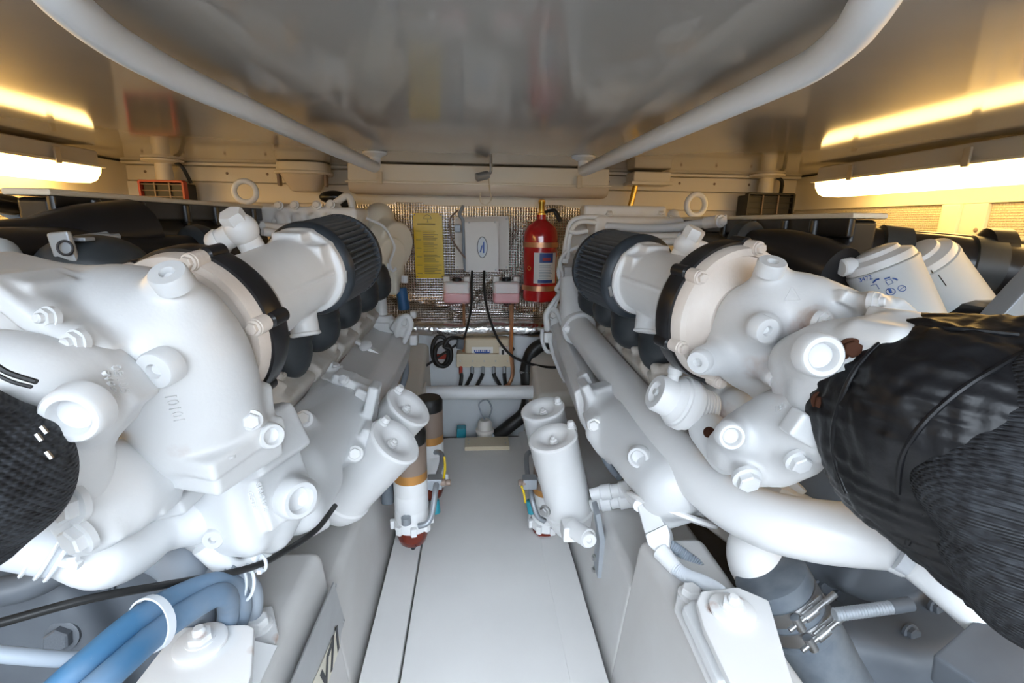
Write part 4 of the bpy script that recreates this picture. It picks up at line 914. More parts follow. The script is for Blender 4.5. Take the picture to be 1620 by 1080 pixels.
# turbine/bearing casing
RC2 = Matrix.Rotation(math.radians(15), 3, 'Z')
pr = [path([P(1185, 560, .79), P(1205, 512, .76), P(1260, 490, .73), P(1330, 502, .71), P(1395, 520, .70)], [.060, .072, .060, .044, .036]), ell(P(1215, 522, .76), (.078, .075, .08)), cap(P(1180, 545, .79), P(1218, 605, .77), .066, .040),
      cap(P(1226, 475, .75), P(1219, 435, .738), .046, .026), cap(P(1200, 522, .73), P(1207, 520, .685), .042, .026), cap(P(1155, 562, .77), P(1113, 570, .735), .038, .024), cap(P(1205, 570, .74), P(1226, 594, .67), .026, .019),
      cap(P(1280, 495, .70), P(1296, 508, .655), .026, .019), rbox(P(1375, 492, .69), (.045, .035, .018), Matrix.Rotation(.35, 3, 'Y'), .006, .012), rbox(P(1342, 474, .668), (.020, .012, .010), Matrix.Rotation(.4, 3, 'Y'), .003, .006), rbox(P(1402, 500, .67), (.018, .025, .026), Matrix.Rotation(.6, 3, 'Y'), .005, .008), cap(P(1385, 482, .67), P(1382, 478, .64), .016, .014)]
tb = cast('turbine_casing', pr, 'white_cast', engR, .0036, .018)
on('plug', tb, 1219, 423, (-.05, -.42, .9), .0215, 'white_cast'); on('plug', tb, 1207, 520, (.14, -.97, -.12), .020, 'white_cast'); on('plug', tb, 1108, 571, (-.75, -.62, -.1), .0185, 'white_cast')
on('nut', tb, 1228, 596, (.35, -.85, -.35), .0135, 'white_cast'); on('nut', tb, 1297, 509, (.45, -.85, -.15), .0130, 'white_cast'); on('nut', tb, 1381, 477, (.5, -.8, .1), .0115, 'white_cast')
b = MB(); tri = [hit(tb, 1253+14*math.cos(math.pi/2*3+k*2.094), 468+14*math.sin(math.pi/2*3+k*2.094))[0] for k in range(3)]
for k in range(3): b.tube([tri[k], tri[(k+1) % 3]], .0013, 6, 1)
part(b, 'cast_mark', 'white_cast', tb)
# front elbow with large core plug
pr = [path([P(1272, 575, .64), P(1315, 562, .60), P(1375, 560, .57), P(1440, 558, .55)], [.042, .048, .050, .050]), path([P(1272, 575, .64), P(1268, 605, .64), P(1268, 642, .63)], [.042, .040, .034]), cap(P(1286, 562, .60), P(1290, 560, .56), .033, .0255),
      rbox(P(1405, 570, .54), (.05, .04, .05), RC2, .02), cap(P(1305, 620, .59), P(1385, 595, .54), .046, .056), rbox(P(1430, 514, .58), (.035, .03, .016), Matrix.Rotation(.2, 3, 'Y'), .005, .01)]
el = cast('inlet_elbow', pr, 'white_cast', engR, .0034, .016)
on('cup', el, 1290, 560, (-.14, -.98, .1), .0245, 'white_cast')
on('bolt', el, 1346, 552, (-.35, -.85, .2), .0105, 'rust_bolt'); on('bolt', el, 1302, 634, (-.45, -.85, .0), .0105, 'rust_bolt')
# lower arm
pr = [path([P(1300, 665, .60), P(1250, 670, .64), P(1200, 690, .68), P(1170, 705, .71)], [.058, .054, .050, .045]), path([P(1270, 720, .62), P(1230, 735, .66), P(1190, 740, .69)], [.030, .034, .028]), cap(P(1165, 690, .69), P(1156, 687, .645), .028, .022),
      cap(P(1185, 745, .68), P(1182, 755, .64), .020, .018), cap(P(1262, 726, .62), P(1258, 722, .60), .018), rbox(P(1150, 715, .72), (.025, .02, .02), RC2, .006), rbox(P(1270, 675, .57), (.022, .015, .018), Matrix.Rotation(.5, 3, 'Y'), .004, .006),
      path([P(1240, 630, .67), P(1205, 650, .69), P(1165, 680, .71)], .018)]
am = cast('manifold_arm', pr, 'white_cast', engR, .0038, .018)
on('cup', am, 1153, 687, (-.15, -.97, .15), .0185, 'white_cast'); on('bolt', am, 1181, 755, (-.1, -.9, -.3), .0165, 'white_cast'); on('bolt', am, 1262, 727, (0, -.9, -.3), .0145, 'white_cast')
text_on('130', am, (1234, 645), (1246, 639), .014, 'white_cast', .0012)
# ribbed valve with cap
a, b_ = P(1036, 619, .86), P(1122, 655, .86); d = (b_-a).normalized(); k = S(a)
v = part(MB().lathe(a, d, [(0, .012), (15*k, .010), (18*k, 0), (27*k, .0), (30*k, .006), (31*k, 26*k), (33*k, 28*k), (37*k, 36*k), (39*k, 37*k), (40*k, 42*k), (43*k, 43*k), (44*k, 48*k), (44*k, 56*k), (41*k, 58*k), (40*k, 66*k), (34*k, 67*k)], 40), 'pressure_valve', 'white', engR)
part(MB().lathe(a+d*(.004), -d, [(6*k, 0), (5*k, 4*k), (0, 5*k)], 12), 'cap_stud', 'white_cast', v)
f = []
for i in range(6): f += [(31*k, (66+5.2*i)*k), (36*k, (67+5.2*i)*k), (36*k, (69.5+5.2*i)*k), (31*k, (70.5+5.2*i)*k)]
part(MB().lathe(a, d, f, 36), 'cooling_fins', 'white', v)
t0 = P(1064, 602, .86); t1 = P(1069, 580, .86); part(MB().cyl(t0, t1, 9*k, n=18).lathe(P(1067, 592, .86), (t1-t0), [(10*k, 0), (11.5*k, 2*k), (11.5*k, 11*k), (9*k, 13*k)], 18), 'bleed_cap', 'white', v)
pr = [cap(P(1142, 668, .87), P(1165, 645, .85), .038, .04), rbox(P(1150, 630, .90), (.05, .03, .03), Matrix.Rotation(.5, 3, 'Y'), .006, .01), cap(P(1120, 680, .82), P(1150, 720, .78), .035), rbox(P(1128, 662, .87), (.010, .03, .048), Matrix.Rotation(.4, 3, 'Y'), .004, .008)]
vb = cast('valve_body', pr, 'white_cast', engR, .004, .014); on('bolt', vb, 1120, 638, (-.6, -.7, .2), .006, 'rust_bolt'); on('bolt', vb, 1122, 684, (-.6, -.7, .2), .008, 'rust_bolt')
part(MB().cyl(P(1110, 600, .95), P(1138, 570, .92), .020, n=18), 'cream_pipe', 'cream_trim', engR)
# engine body parts seen through the gap
part(MB().box(P(1240, 795, .80), (.12, .08, .07), Matrix.Rotation(.5, 3, 'Y'), .015).cyl(P(1190, 810, .82), P(1260, 760, .80), .025), 'bracket', 'white_satin', engR)
# black air pipes on the outer side
part(MB().tube([P(1185, 395, 1.16), P(1240, 398, 1.08), P(1290, 415, 1.0), P(1330, 430, .94)], [.048, .05, .055, .05], 20), 'air_pipe', 'black_plastic', engR)
part(MB().lathe(P(1180, 392, 1.17), P(1240, 398, 1.08)-P(1185, 395, 1.16), [(.05, -.02), (.064, -.012), (.064, .012), (.05, .02)], 28), 'pipe_collar', 'black_rubber', engR)
part(MB().tube([P(1310, 395, 1.12), P(1360, 398, 1.09), P(1420, 404, 1.06), P(1500, 414, 1.02), P(1600, 430, .97), P(1720, 445, .92)], [.062, .058, .054, .058, .060, .064], 22), 'outlet_horn', 'black_plastic', engR)
for x, y, Y in ((1405, 402, 1.067), (1545, 421, .998)): part(MB().lathe(P(x, y, Y), P(1500, 414, 1.02)-P(1420, 404, 1.06), [(.055, -.03), (.064, -.026), (.064, .026), (.055, .03)], 28), 'pipe_collar', 'black_rubber', engR)
part(MB().tube([P(1385, 385, 1.1), P(1480, 392, 1.05), P(1580, 400, 1.0), P(1700, 405, .95)], .035, 16), 'intake_duct', 'black_plastic', engR)
part(MB().lathe(P(1570, 398, 1.0), (.6, -.2, 0), [(.035, -.03), (.05, -.02), (.05, .02), (.035, .03)], 24), 'duct_collar', 'black_plastic', engR)
part(MB().box(P(1330, 445, 1.06), (.25, .12, .10), None, .03), 'filter_head', 'black_plastic', engR)
part(MB().box((1.25, 1.05, .78), (.5, .8, .16), None, .03), 'side_housing', 'black_plastic', engR)
part(MB().box((-1.22, 1.05, .80), (.5, .8, .16), None, .03), 'side_housing', 'black_plastic', engL)
# rocker cover, hoses and wiring at the far end
pr = [rbox(P(1000, 362, 1.95), (.18, .12, .045), None, .012), rbox(P(985, 335, 1.9), (.16, .04, .022), None, .01), rcyl(P(935, 350, 2.0), P(985, 345, 1.98), .05, .006), rcyl(P(945, 350, 1.98), P(955, 349, 1.97), .062, .004)]
for x in (1010, 1040, 1065): pr.append(cap(P(x, 340, 1.88), P(x, 360, 1.86), .022))
rc = cast('rocker_cover', pr, 'white', engR, .005, .012)
for x, y in ((964, 338), (1045, 338), (1062, 345)): inst('bolt', P(x, y, 1.86), (0, -.5, .8), .011, rc)
pr = [rcyl(P(912, 390, 2.03), P(935, 395, 1.98), .085, .01), cap(P(920, 370, 2.02), P(915, 440, 2.0), .06, .05), cap(P(905, 420, 1.95), P(905, 440, 1.9), .05)]
gc = cast('gear_cover', pr, 'white_cast', engR, .005, .014)
for pts, r in ((((960, 345, 1.85), (930, 343, 1.85), (905, 350, 1.86), (897, 375, 1.86), (893, 400, 1.86)), .010), (((945, 352, 1.84), (915, 352, 1.84), (902, 372, 1.84), (898, 410, 1.84)), .009), (((930, 365, 1.83), (912, 368, 1.83), (900, 366, 1.83)), .008),
               (((915, 390, 1.84), (895, 400, 1.84), (886, 415, 1.84), (890, 435, 1.84), (884, 450, 1.84), (880, 458, 1.84), (889, 460, 1.84), (890, 448, 1.84)), .008), (((893, 400, 1.86), (884, 430, 1.86), (890, 455, 1.85), (875, 478, 1.85), (866, 492, 1.86)), .009), (((892, 420, 1.86), (886, 460, 1.86), (878, 485, 1.86)), .007)):
    part(MB().tube([P(*p) for p in pts], r, 10), 'wiring_hose', 'white_satin', gc)
part(MB().box(P(898, 432, 1.85), (.03, .03, .05), None, .005).box(P(893, 412, 1.85), (.025, .03, .02), None, .004), 'connector', 'white_satin', gc)
# braided hose from the cooler back to the filter
hs = part(MB().tube([P(1135, 350, 1.42), P(1100, 355, 1.48), P(1050, 361, 1.55), P(1000, 360, 1.62), P(960, 358, 1.68)], .014, 14), 'braided_hose', 'conduit', engR)
part(MB().cyl(P(1115, 353, 1.45), P(1135, 350, 1.42), .018, n=12).cyl(P(1138, 349, 1.41), P(1150, 347, 1.40), .014, n=12), 'hose_fitting', 'white_satin', hs); inst('bolt', P(1140, 350, 1.39), (.3, -.9, 0), .014, hs, 'white')
part(MB().tube([P(1075, 374, 1.4), P(1050, 374, 1.45), P(1020, 374, 1.5)], .011, 10).tube([P(1072, 382, 1.38), P(1050, 383, 1.42), P(1020, 383, 1.48)], .011, 10), 'fuel_line', 'white_satin', engR)
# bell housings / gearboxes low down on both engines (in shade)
pr = [rcyl((-.86, .70, .36), (-.86, .80, .36), .42, .03), rcyl((-.86, .64, .32), (-.86, .72, .32), .30, .03), rbox((-.66, .66, .10), (.10, .04, .05), None, .02), path([P(-20, 940, .60), P(60, 920, .62), P(160, 860, .66)], .02)]
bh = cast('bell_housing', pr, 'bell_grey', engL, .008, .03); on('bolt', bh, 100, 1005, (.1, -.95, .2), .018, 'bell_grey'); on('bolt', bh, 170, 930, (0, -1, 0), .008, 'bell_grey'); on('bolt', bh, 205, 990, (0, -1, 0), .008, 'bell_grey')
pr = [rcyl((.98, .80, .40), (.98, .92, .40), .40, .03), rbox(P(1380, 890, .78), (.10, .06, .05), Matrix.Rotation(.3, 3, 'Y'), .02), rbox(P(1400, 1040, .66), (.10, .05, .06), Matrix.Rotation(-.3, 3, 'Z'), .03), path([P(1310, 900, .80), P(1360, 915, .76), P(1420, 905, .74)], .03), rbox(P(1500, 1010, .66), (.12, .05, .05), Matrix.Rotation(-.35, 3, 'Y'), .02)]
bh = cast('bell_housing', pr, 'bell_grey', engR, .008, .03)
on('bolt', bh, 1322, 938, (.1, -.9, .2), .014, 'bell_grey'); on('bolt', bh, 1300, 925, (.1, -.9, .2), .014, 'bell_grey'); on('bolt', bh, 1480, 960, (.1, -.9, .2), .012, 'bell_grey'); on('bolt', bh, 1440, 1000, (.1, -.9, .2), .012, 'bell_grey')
part(MB().ribbed([P(1320, 972, .55), P(1360, 967, .55), P(1410, 960, .55)], .0085, .0045), 'spring_conduit', 'galvanised', bh); part(MB().cyl(P(1408, 960, .55), P(1440, 955, .55), .010), 'conduit_end', 'bell_grey', bh)
part(MB().box(P(1580, 1060, .47), (.13, .09, .05), Matrix.Rotation(.35, 3, 'Z') @ Matrix.Rotation(-.2, 3, 'Y'), .006).box(P(1640, 1050, .47), (.05, .09, .05), Matrix.Rotation(.35, 3, 'Z'), .006), 'junction_cover', 'bell_grey', bh)

# ================================================================ exhaust lagging
tw = thing('exhaust_lagging', 'black quilted heat wrap around the exhaust of the right engine', 'heat wrap', P(1480, 900, .45), 'black exhaust heat wraps')
pr = [path([P(1425, 640, .53), P(1490, 655, .48), P(1570, 710, .45), P(1640, 800, .43)], [.092, .100, .104, .110]), cap(P(1425, 650, .53), P(1430, 730, .51), .088, .085), cap(P(1490, 790, .47), P(1620, 880, .44), .072, .085),
      cap(P(1395, 635, .56), P(1425, 640, .54), .086, .09), cap(P(1470, 590, .53), P(1640, 610, .47), .07, .08)]
wr = cast('leather_sleeve', pr, 'wrap_leather', tw, .004, .03, rough=.0035)
pr = [path([P(1560, 760, .405), P(1620, 750, .395), P(1720, 770, .38)], [.062, .075, .085]), cap(P(1600, 850, .40), P(1660, 920, .39), .066, .075), cap(P(1600, 720, .405), P(1680, 640, .40), .045, .06)]
cast('woven_jacket', pr, 'wrap_fabric', tw, .004, .02)
for pts in ([(1400, 535), (1360, 575), (1335, 620), (1318, 680), (1322, 730), (1340, 780)], [(1450, 515), (1500, 520), (1560, 525), (1610, 530)], [(1420, 780), (1425, 730), (1445, 690), (1480, 650), (1530, 610), (1580, 580), (1615, 560)], [(1435, 860), (1470, 800), (1500, 740)]):
    q = [hit(wr, *p)[0] for p in pts]; q = [p for p in q if p]
    if len(q) > 2: part(MB().tube(q, .0032, 8), 'seam', 'wrap_leather', tw)
tl = thing('exhaust_lagging', 'dark woven heat wrap at the left edge around the left engine exhaust', 'heat wrap', P(20, 850, .38), 'black exhaust heat wraps')
pr = [path([P(-200, 780, .36), P(-90, 770, .375), P(-10, 757, .395)], [.075, .065, .053]), cap(P(-30, 790, .39), P(-70, 820, .38), .046, .05), cap(P(-10, 715, .40), P(-60, 705, .39), .042, .048)]
w_ = cast('woven_jacket', pr, 'wrap_fabric', tl, .0036, .02)
for x, y, Y in ((70, 680, .375), (78, 720, .365), (62, 692, .37)): part(MB().cyl(P(x-5, y-6, Y), P(x+4, y+5, Y), .0018, n=6), 'lacing_wire', 'steel', w_)
part(MB().tube([P(-10, 575, .40), P(15, 590, .40), P(58, 604, .40)], .0022, 6).tube([P(-10, 590, .40), P(20, 604, .40), P(50, 612, .40)], .0016, 6), 'lacing', 'black_cable', w_)

# ================================================================ spin-on filters on the outer side of the right engine
def spin_on(top, bot, r, label, marks):
    a, b = P(*top), P(*bot); d = (b-a).normalized(); L = (b-a).length
    t = thing('spin_on_filter', label, 'filter', b, 'spin-on fuel filters')
    part(MB().lathe(a, d, [(r*.45, -.030), (r*.62, -.026), (r*.66, -.018), (r*.93, -.010), (r*.98, 0), (r*.98, .004)], 40), 'filter_head', 'white_satin', t)
    can = part(MB().lathe(a+d*.005, d, [(r*.98, 0), (r*1.02, .002), (r*1.02, .010), (r, .014), (r, L-.02), (r*.93, L-.004), (r*.8, L)], 44), 'can', 'filter_can', t)
    return t, can, a, d, r
t1, can1, a1, d1, r1 = spin_on((1392, 416, .92), (1445, 530, .88), .062, 'grey filter canister printed 3472 in blue on the right engine', 1)
t2, can2, a2, d2, r2 = spin_on((1458, 412, .99), (1540, 520, .97), .064, 'grey filter canister with black stamps nearer the side wall', 2)
def on_can(a, d, r, px, py):
    # intersection of the view ray with the can's side
    o = CAM-a; rd = ray(px, py); o2 = o-d*o.dot(d); r2_ = rd-d*rd.dot(d)
    A = r2_.dot(r2_); B = o2.dot(r2_); C = o2.dot(o2)-(r+.0008)**2; D_ = max(B*B-A*C, 0); s = (-B-math.sqrt(D_))/A
    p = CAM+rd*s; n = (p-a); n = (n-d*n.dot(d)).normalized(); return p, n
def can_text(s, can, a, d, r, p0, p1, size, m):
    p, n = on_can(a, d, r, *p0); q, _ = on_can(a, d, r, *p1); text(s, p, q-p, n, size, m, can, .0004)
can_text('3472', can1, a1, d1, r1, (1369, 441), (1389, 435), .0125, 'ink_blue')
def can_line(can, a, d, r, pts, w, m, nm='print', close=False):
    q = [on_can(a, d, r, *p)[0] for p in pts]; q = q+[q[0]] if close else q
    part(MB().tube(q, w, 5, 1), nm, m, can)
can_line(can1, a1, d1, r1, [(1381, 447), (1386, 442), (1391, 441)], .0016, 'ink_blue'); can_line(can1, a1, d1, r1, [(1377, 452), (1386, 449), (1391, 457)], .0006, 'ink_blue')
can_line(can1, a1, d1, r1, [(1401, 444), (1409, 441), (1413, 447), (1405, 451)], .0006, 'ink_blue', close=True); can_line(can1, a1, d1, r1, [(1399, 441), (1408, 438.5)], .0014, 'ink_blue'); can_line(can1, a1, d1, r1, [(1412, 440), (1417, 441), (1420, 443)], .0014, 'ink_blue')
for cx_, cy_, rr_ in ((1409, 461, 7.5), (1427, 456, 6.5)):
    can_line(can1, a1, d1, r1, [(cx_+rr_*math.cos(2*math.pi*k/16), cy_+rr_*.72*math.sin(2*math.pi*k/16)) for k in range(16)], .0006, 'ink_blue', close=True)
can_line(can1, a1, d1, r1, [(1407, 457), (1410, 463)], .0022, 'ink_blue'); can_line(can1, a1, d1, r1, [(1423, 459), (1431, 453)], .0005, 'ink_blue')
for i in range(4): can_line(can2, a2, d2, r2, [(1438+3*i, 441+5*i), (1448+3*i, 438+5*i)], .0008, 'ink_dark')
can_line(can2, a2, d2, r2, [(1451, 462), (1456, 470)], .0016, 'ink_dark'); can_line(can2, a2, d2, r2, [(1456, 463), (1459, 468), (1454, 470)], .0012, 'ink_dark')
can_line(can2, a2, d2, r2, [(1473, 427), (1476, 432)], .001, 'ink_dark'); can_line(can2, a2, d2, r2, [(1484, 434), (1490, 442), (1497, 452)], .0009, 'ink_dark')
part(MB().cyl(P(1330, 424, .93), P(1350, 420, .93), .018, n=14, bev=.003).cyl(P(1348, 420, .93), P(1362, 416, .93), .012, n=12), 'banjo_fitting', 'white_satin', t1)
solo(MB().tube([P(1520, 468, .98), P(1545, 470, .97), P(1580, 483, .95), P(1640, 490, .9)], .013, 12), 'fuel_hose', 'conduit', 'pale grey hose behind the right filter canisters', 'hose')
solo(MB().box(P(1625, 470, .60), (.05, .03, .30), Matrix.Rotation(.62, 3, 'Y'), .003), 'steel_strut', 'galvanised', 'grey metal strut at the right edge behind the black wrap', 'strut')

# ================================================================ fuel filter canisters beside the walkway
def canister(top, bot, r, stud, label, grp, bracket=None):
    a, b = P(*top), P(*bot); d = (b-a).normalized(); L = (b-a).length
    t = thing('filter_canister', label, 'filter', b, grp)
    part(MB().lathe(a, d, [(r*.22, .022), (r*.30, .019), (r*.50, .006), (r*.62, .001), (r*.80, .0), (r*.93, .0), (r, .004), (r, .010), (r*.97, .013), (r*.97, L*.78), (r*1.0, L*.785)], 48), 'bowl', 'white', t)
    part(MB().lathe(a+d*L*.78, d, [(r*.97, 0), (r*1.04, .004), (r*1.04, .020), (r*.98, .024), (r*.96, L*.14), (r*.86, L*.2), (r*.5, L*.22)], 48), 'base', 'white', t)
    inst('nut', a+d*.014, -d, r*.15, t, 'white', 'centre_nut')
    rd = ray(*stud); s_ = CAM+rd*((a-CAM).dot(d)/rd.dot(d)); part(MB().cyl(s_+d*.012, s_-d*.006, r*.20, r*.18, 18).lathe(s_-d*.005, -d, [(r*.15, 0), (r*.15, .010), (r*.12, .013)], 8), 'bleed_plug', 'white', t)
    return t, a, b, d
cl1 = canister((627, 695, 1.05), (528, 802, 1.10), .066, (606, 668), 'white filter canister nearest on the left beside the walkway', 'left filter canisters')
cl2 = canister((648, 641, 1.20), (562, 738, 1.25), .066, (629, 618), 'white filter canister further back on the left beside the walkway', 'left filter canisters')
cr1 = canister((874, 690, 1.20), (908, 832, 1.24), .068, (904, 675), 'white filter canister nearest on the right beside the walkway', 'right filter canisters')
cr2 = canister((858, 645, 1.38), (885, 765, 1.42), .068, (883, 637), 'white filter canister further back on the right beside the walkway', 'right filter canisters')
part(MB().cyl(P(905, 835, 1.10), P(932, 852, 1.04), .024, bev=.003).box(P(903, 838, 1.10), (.05, .05, .045), None, .008), 'drain_block', 'white', cr1[0])
inst('plug', P(931, 853, 1.035), (.1, -.9, .1), .019, cr1[0], 'white')
br = part(MB().prism([P(942, 815, 1.08), P(950, 812, 1.08), P(958, 855, 1.06), P(952, 915, 1.04), P(945, 915, 1.04), P(949, 857, 1.06)], V((.0, .045, .01)), .002), 'mounting_bracket', 'galvanised', cr1[0])
for y in (882, 900): inst('bolt', P(940, y, 1.075), (-1, -.2, 0), .007, br, 'steel')
for y0, y1 in ((782, 776), (800, 793)):
    hs = part(MB().cyl(P(935, y0, 1.16), P(962, y1-1, 1.15), .016, n=16).lathe(P(950, y0-3, 1.155), P(985, y1, 1.14)-P(940, y0, 1.16), [(.018, 0), (.021, .002), (.021, .028), (.018, .03), (.018, .05), (.0225, .052), (.0225, .12)], 20), 'hose_fitting', 'white_satin', cr1[0])
inst('bolt', P(862, 808, 1.10), (-.6, -.7, 0), .012, cr1[0], 'steel')
part(MB().cyl(P(488, 835, 1.0), P(515, 820, 1.03), .022, n=16, bev=.003), 'drain_block', 'white', cl1[0])
# glass-bowl water separators
def separator(c, Y, r, ztop, zbot, label, grp, knob):
    o = P(*c, Y); t = thing('water_separator', label, 'fuel filter', (o.x, o.y, zbot), grp); H = ztop-zbot; x, y = o.x, o.y
    part(MB().lathe((x, y, zbot+H*.01), (0, 0, 1), [(0, 0), (r*.45, .004), (r*.75, H*.04), (r*.9, H*.10), (r*.9, H*.19)], 28), 'amber_bowl', 'amber', t)
    part(MB().lathe((x, y, zbot), (0, 0, -1), [(.008, -.006), (.008, .010), (.005, .014)], 10), 'drain', 'ink_dark', t)
    cl = MB().lathe((x, y, zbot+H*.18), (0, 0, 1), [(r*1.0, 0), (r*1.06, .005), (r*1.06, .022), (r*.98, .03)], 32)
    for k in range(8): a = k*math.pi/4+.2; cl.box((x+math.cos(a)*r*1.08, y+math.sin(a)*r*1.08, zbot+H*.18+.014), (.018, .018, .028), Matrix.Rotation(a, 3, 'Z'), .004)
    part(cl, 'clamp_ring', 'white', t)
    part(MB().lathe((x, y, zbot+H*.22), (0, 0, 1), [(r*.96, 0), (r*.97, H*.12), (r*.95, H*.125), (r*.95, H*.13), (r*.97, H*.135), (r*.97, H*.25), (r*.95, H*.255), (r*.95, H*.26), (r*.97, H*.265), (r*.97, H*.36), (r*.93, H*.38)], 32), 'body', 'white', t)
    part(MB().lathe((x, y, zbot+H*.59), (0, 0, 1), [(r*.95, 0), (r*.95, H*.07)], 32), 'label_band', 'sight_gold', t)
    part(MB().lathe((x, y, zbot+H*.66), (0, 0, 1), [(r*.95, 0), (r*.95, H*.22), (r*.9, H*.23)], 32), 'upper_body', 'sticker_brown', t)
    part(MB().lathe((x, y, zbot+H*.88), (0, 0, 1), [(r*.9, 0), (r*.95, .004), (r*.95, H*.09), (r*.8, H*.12)], 28), 'lid', 'black_cable', t)
    return t, x, y, H
def sep_px(cx, top, bot, Y): return P(cx, top, Y).z, P(cx, bot, Y).z
z1, z0 = P(648, 676, 1.32).z, P(654, 862, 1.32).z
w1, wx, wy, wH = separator((650, 770), 1.32, .052, z1, z0, 'white water separator with amber bowl nearest on the left of the walkway', 'water separators', 1)
z1, z0 = P(676, 628, 1.62).z, P(690, 790, 1.62).z
w2, _, _, _ = separator((680, 715), 1.62, .052, z1, z0, 'white water separator with amber bowl further back on the left of the walkway', 'water separators', 1)
z1, z0 = P(872, 720, 1.42).z, P(875, 852, 1.42).z
w3, _, _, _ = separator((866, 790), 1.42, .052, z1, z0, 'amber-bowl water separator mostly hidden behind the right canisters', 'water separators', 1)
def manifold(t, pts_pipe, blk, knob):
    part(MB().tube([P(*p) for p in pts_pipe], .0085, 12), 'fuel_pipe', 'galvanised', t)
    v = part(MB().box(P(*blk), (.045, .04, .035), None, .004), 'valve_block', 'galvanised', t)
    part(MB().cyl(P(*knob[0]), P(*knob[1]), .011, n=12, bev=.002).cyl(P(*knob[1]), P(*knob[2]), .009, n=12, bev=.002), 'valve_knob', 'sticker_brown', v)
manifold(w1, ((662, 832, 1.24), (676, 827, 1.24), (684, 810, 1.26), (689, 775, 1.30), (692, 755, 1.36), (698, 735, 1.46), (699, 720, 1.5), (694, 715, 1.55), (688, 715, 1.58)), (688, 762, 1.34), ((696, 763, 1.33), (705, 763, 1.33), (713, 763, 1.33)))
manifold(w3, ((862, 824, 1.34), (850, 815, 1.34), (842, 790, 1.36), (838, 770, 1.40), (834, 745, 1.46), (833, 722, 1.52), (838, 715, 1.56), (846, 715, 1.58)), (838, 762, 1.38), ((832, 763, 1.37), (826, 763, 1.37), (820, 763, 1.37)))
part(MB().cyl(P(643, 828, 1.26), P(642, 818, 1.26), .014, n=12), 'drain_plug', 'galvanised', w1); part(MB().cyl(P(613, 795, 1.33), P(613, 765, 1.34), .018, n=14).lathe(P(613, 765, 1.34), (0, 0, 1), [(.018, 0), (.02, .02), (.015, .05)], 14), 'side_hose', 'grey_rubber', w1)
part(MB().cyl(P(688, 790, 1.38), P(690, 812, 1.37), .014, n=12, bev=.003), 'teal_knob', 'teal', w1); part(MB().cyl(P(838, 790, 1.42), P(842, 812, 1.41), .014, n=12, bev=.003), 'teal_knob', 'teal', w3)

for w_, pts in ((w1, ((703, 722, 1.40), (704, 740, 1.38), (702, 758, 1.35))), (w3, ((825, 768, 1.37), (829, 780, 1.37), (831, 795, 1.37)))):
    part(MB().tube([P(*p) for p in pts], .0035, 6), 'tag_wire', 'yellow', w_)
# ================================================================ mounts, hoses, cables low down
def mount(sx, plate, th_, bolt_, br_, bolt2, label):
    t = thing('engine_mount', label, 'engine mount', PZ(*bolt2, .355), 'engine mounts')
    b = part(MB().prism([PZ(*p, .40) for p in plate], (0, 0, .014), .004), 'top_plate', 'white', t)
    q = PZ(*bolt_, .414); part(MB().lathe(q, (0, 0, 1), [(.032, 0), (.034, .002), (.034, .007), (.030, .009)], 32), 'washer', 'white', b); inst('nut', q+V((0, 0, .009)), (0, 0, 1), .016, b, 'white')
    k = part(MB().prism([PZ(*p, .352) for p in br_], (0, 0, .012), .004), 'foot', 'white', t); inst('bolt', PZ(*bolt2, .366), (0, 0, 1), .017, k, 'white')
    return t, b, k
mL, pb, kb = mount(-1, ((270, 1022), (292, 1003), (392, 998), (404, 1004), (400, 1080), (370, 1180), (150, 1180)), 0, (318, 1020), ((370, 1010), (392, 975), (432, 965), (442, 1010), (400, 1110), (360, 1110)), (408, 990), 'white engine mount under the left engine with a large nut')
part(MB().loft([[PZ(x, y, z) for x, y, z in q] for q in (((392, 1010, .40), (440, 1020, .364), (440, 1020, .352), (392, 1010, .352)), ((340, 1120, .40), (388, 1130, .364), (388, 1130, .352), (340, 1120, .352)))], .002), 'rib', 'white_satin', kb)
mR, pb2, kb2 = mount(1, ((1100, 962), (1108, 945), (1165, 938), (1215, 960), (1255, 1100), (1165, 1120), (1112, 1005)), 0, (1158, 968), ((1066, 968), (1072, 935), (1095, 926), (1118, 940), (1175, 1100), (1130, 1110)), (1093, 941), 'white engine mount under the right engine with rust stains')
part(MB().prism([PZ(x, y, .366) for x, y in ((1076, 974), (1094, 962), (1112, 975), (1160, 1090), (1132, 1100))], (0, 0, .022), .008), 'rubber_cover', 'white_satin', kb2)
# number plate on the side of the left engine bed
x_ = -.288; 
def onbed(px, py): 
    # side face of the pad: leans slightly
    p = PX(px, py, -.300); return p
q = [onbed(519, 921), onbed(538, 985), onbed(520, 1200), onbed(400, 1190)]
q = [p+V((.012, 0, 0)) for p in q]
npl = thing('number_plate', 'metal plate with black figures fixed to the side of the left engine bed', 'plate', q[2], None)
part(MB().prism(q, V((-.003, 0, 0)), .0006, 1), 'plate', 'metal_plate', npl)
for p in ((522, 926), (535, 983)): inst('screw', onbed(*p)+V((.0125, 0, 0)), (1, 0, 0), .004, npl, 'steel')
iv = [onbed(523, 994), onbed(530, 1030), onbed(496, 1120), onbed(474, 1100)]
part(MB().prism([p+V((.0135, 0, 0)) for p in iv], V((-.001, 0, 0))), 'figure_panel', 'plate_ivory', npl)
yv = (iv[2]-iv[1]); cen = (iv[0]+iv[1])/2*.80+(iv[2]+iv[3])/2*.20
text('V71', (iv[0]+iv[1]+iv[2]+iv[3])/4+V((.0142, .022, 0)), (0, 1, 0), (1, 0, 0), .078, 'ink_dark', npl, .0004, bold=.0022)
